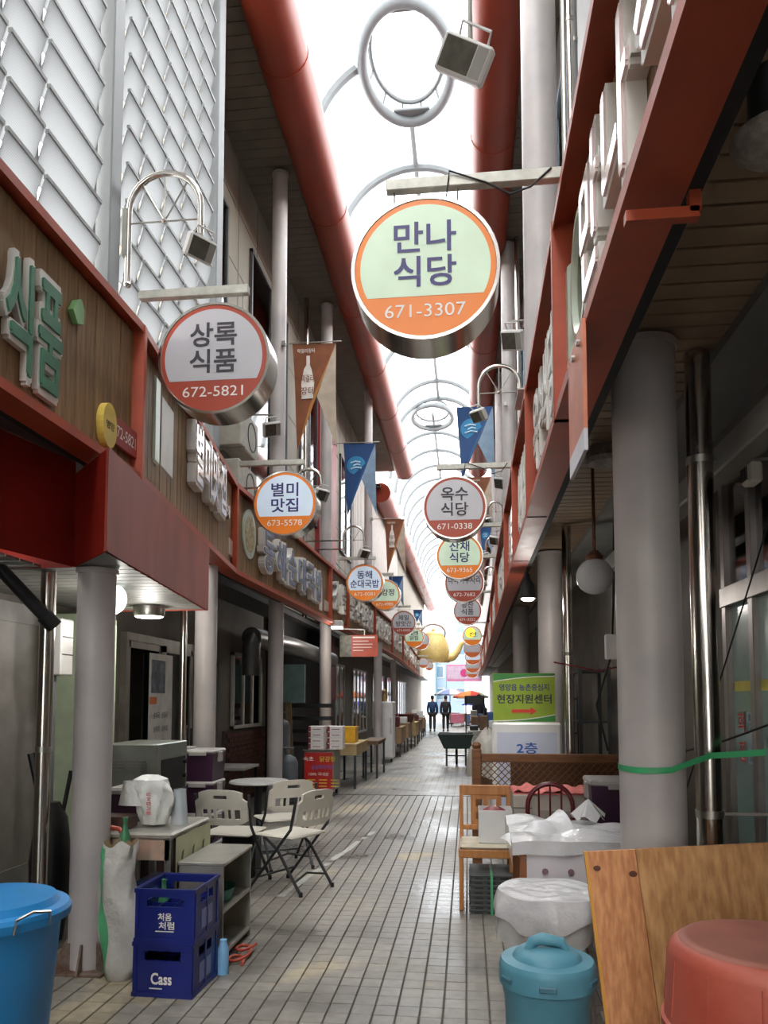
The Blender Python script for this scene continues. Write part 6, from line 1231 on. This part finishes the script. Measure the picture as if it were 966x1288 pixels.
for s in (-1, 1): MB().tube([c + Vector((s * .5 * rb, 0, 1.35 * rb)), Vector((c.x + s * .5 * rb, ky, 9.6))], .012, 6).build('wire', dull_steel, t)
ya = 56; p0, p1 = P(562, 836, Y=ya), P(606, 857, Y=ya); t = thing('banner', 'pink hanging banner across the far street', 'banner', (p0.x, ya, p1.z)); pk = mat('pink_banner', (238, 150, 196), .6, 0, .05)
MB().box(p0.x, p1.x, ya, ya + .03, p1.z, p0.z).build('cloth', pk, t); MB().box(p0.x + .05, p1.x - .05, ya - .01, ya, p1.z + .18, p0.z - .12).build('pale_field', mat('pale_pink', (228, 200, 226), .6), t); disc(Vector(((p0.x + p1.x) / 2, 0, (p0.z + p1.z) / 2)), .3, ya - .012, 12).build('emblem', mat('hot_pink', (220, 70, 140), .6), t)
for x in (p0.x - .05, p1.x + .05): MB().tube([(x, ya + .02, 0), (x, ya + .02, p0.z + .1)], .02, 8).build('pole', white_tube, t)
def parasol(px, py, wpx, d, cols, lab):
    c = P(px, py, Y=d); r = wpx / 2 * d / F; t = thing('parasol', lab, 'parasol', (c.x, d, 0)); n = 8
    MB().tube([(c.x, d, 0), (c.x, d, c.z + r * .32)], .025, 8).build('pole', white_tube, t); MB().lathe([(.25, 0), (.22, .08), (.04, .1)], (c.x, d, 0), 16).build('base', char_m, t)
    for i in range(n):
        a0, a1 = 2 * math.pi * i / n, 2 * math.pi * (i + 1) / n; e = lambda a_, f, z: (c.x + r * f * math.cos(a_), d + r * f * math.sin(a_), c.z + z * r)
        MB().add([(c.x, d, c.z + .36 * r), e(a0, .55, .22), e(a1, .55, .22), e(a0, 1, 0), e(a1, 1, 0), e(a0, 1, -.09), e(a1, 1, -.09)], [(0, 1, 2), (1, 3, 4, 2), (3, 5, 6, 4)]).build('canopy_panel', mat('parasol_%d%d%d' % cols[i % len(cols)], cols[i % len(cols)], .7, 0, .03), t)
parasol(592, 876, 44, 45, [(214, 80, 34), (226, 130, 46), (206, 56, 34), (170, 170, 130)], 'red and orange striped parasol over the far stalls'); parasol(566, 873, 40, 48, [(236, 238, 244), (150, 170, 220), (240, 240, 240), (236, 150, 150)], 'white parasol with pale blue panels beside the orange one'); parasol(594, 886, 26, 50, [(70, 90, 220), (110, 130, 235)], 'low blue parasol behind the orange one')
sky_b = mat('pale_blue_tile', (134, 154, 178), .5, 0, .03); wm = mat('building_window', (96, 122, 144), .2, 0, .1)
def building(x0, x1, y0, y1, z, lab, m, nx, nz, x_face=False):
    t = thing('building', lab, 'building', ((x0 + x1) / 2, y0, 0)); MB().box(x0, x1, y0, y1, 0, z).build('wall', m, t); MB().box(x0 - .1, x1 + .1, y0 - .1, y1, z, z + .25).build('parapet', m, t)
    for i in range(nx):
        for j in range(nz):
            xa = x0 + (x1 - x0) * (i + .25) / nx; xb = x0 + (x1 - x0) * (i + .75) / nx; za = 1 + (z - 1.5) * (j + .2) / nz; zb_ = 1 + (z - 1.5) * (j + .75) / nz
            f = MB().box(xa, xb, y0 - .06, y0, za, zb_).build('window', win_white, t); MB().box(xa + .08, xb - .08, y0 - .07, y0 - .06, za + .08, zb_ - .08).build('pane', wm, f)
building(-6.5, -3.3, 77, 83, 7.6, 'pale blue low block with turquoise windows at the alley end', mat('turquoise_wall', (112, 152, 162), .5), 2, 3); building(-4.5, .6, 84, 96, 13.8, 'tall pale blue tiled block beyond the kettle', sky_b, 2, 5); building(-.3, 5, 77, 83, 9.8, 'pale grey block behind the stacked far signs', mat('pale_grey_wall', (146, 148, 158), .6), 3, 4); building(-14, -6.8, 80, 95, 10.5, 'pale cream block far left of the alley end', mat('cream_wall', (160, 152, 138), .6), 3, 3); building(5.4, 14, 80, 95, 9, 'pale block far right of the alley end', far_white, 3, 3)
for k, (x, y, c_) in enumerate(((-.6, 44, (210, 120, 140)), (.0, 46, (190, 180, 90)), (-.9, 50, (230, 200, 210)), (.3, 42, (90, 110, 150)))):
    stall(x - .4, x + .4, y, y + 1.2, .7, ('coral', 'mustard', 'pale pink', 'dusty blue')[k] + ' covered stall under the far parasols', mat('far_cloth_%d' % k, c_, .7), .5)
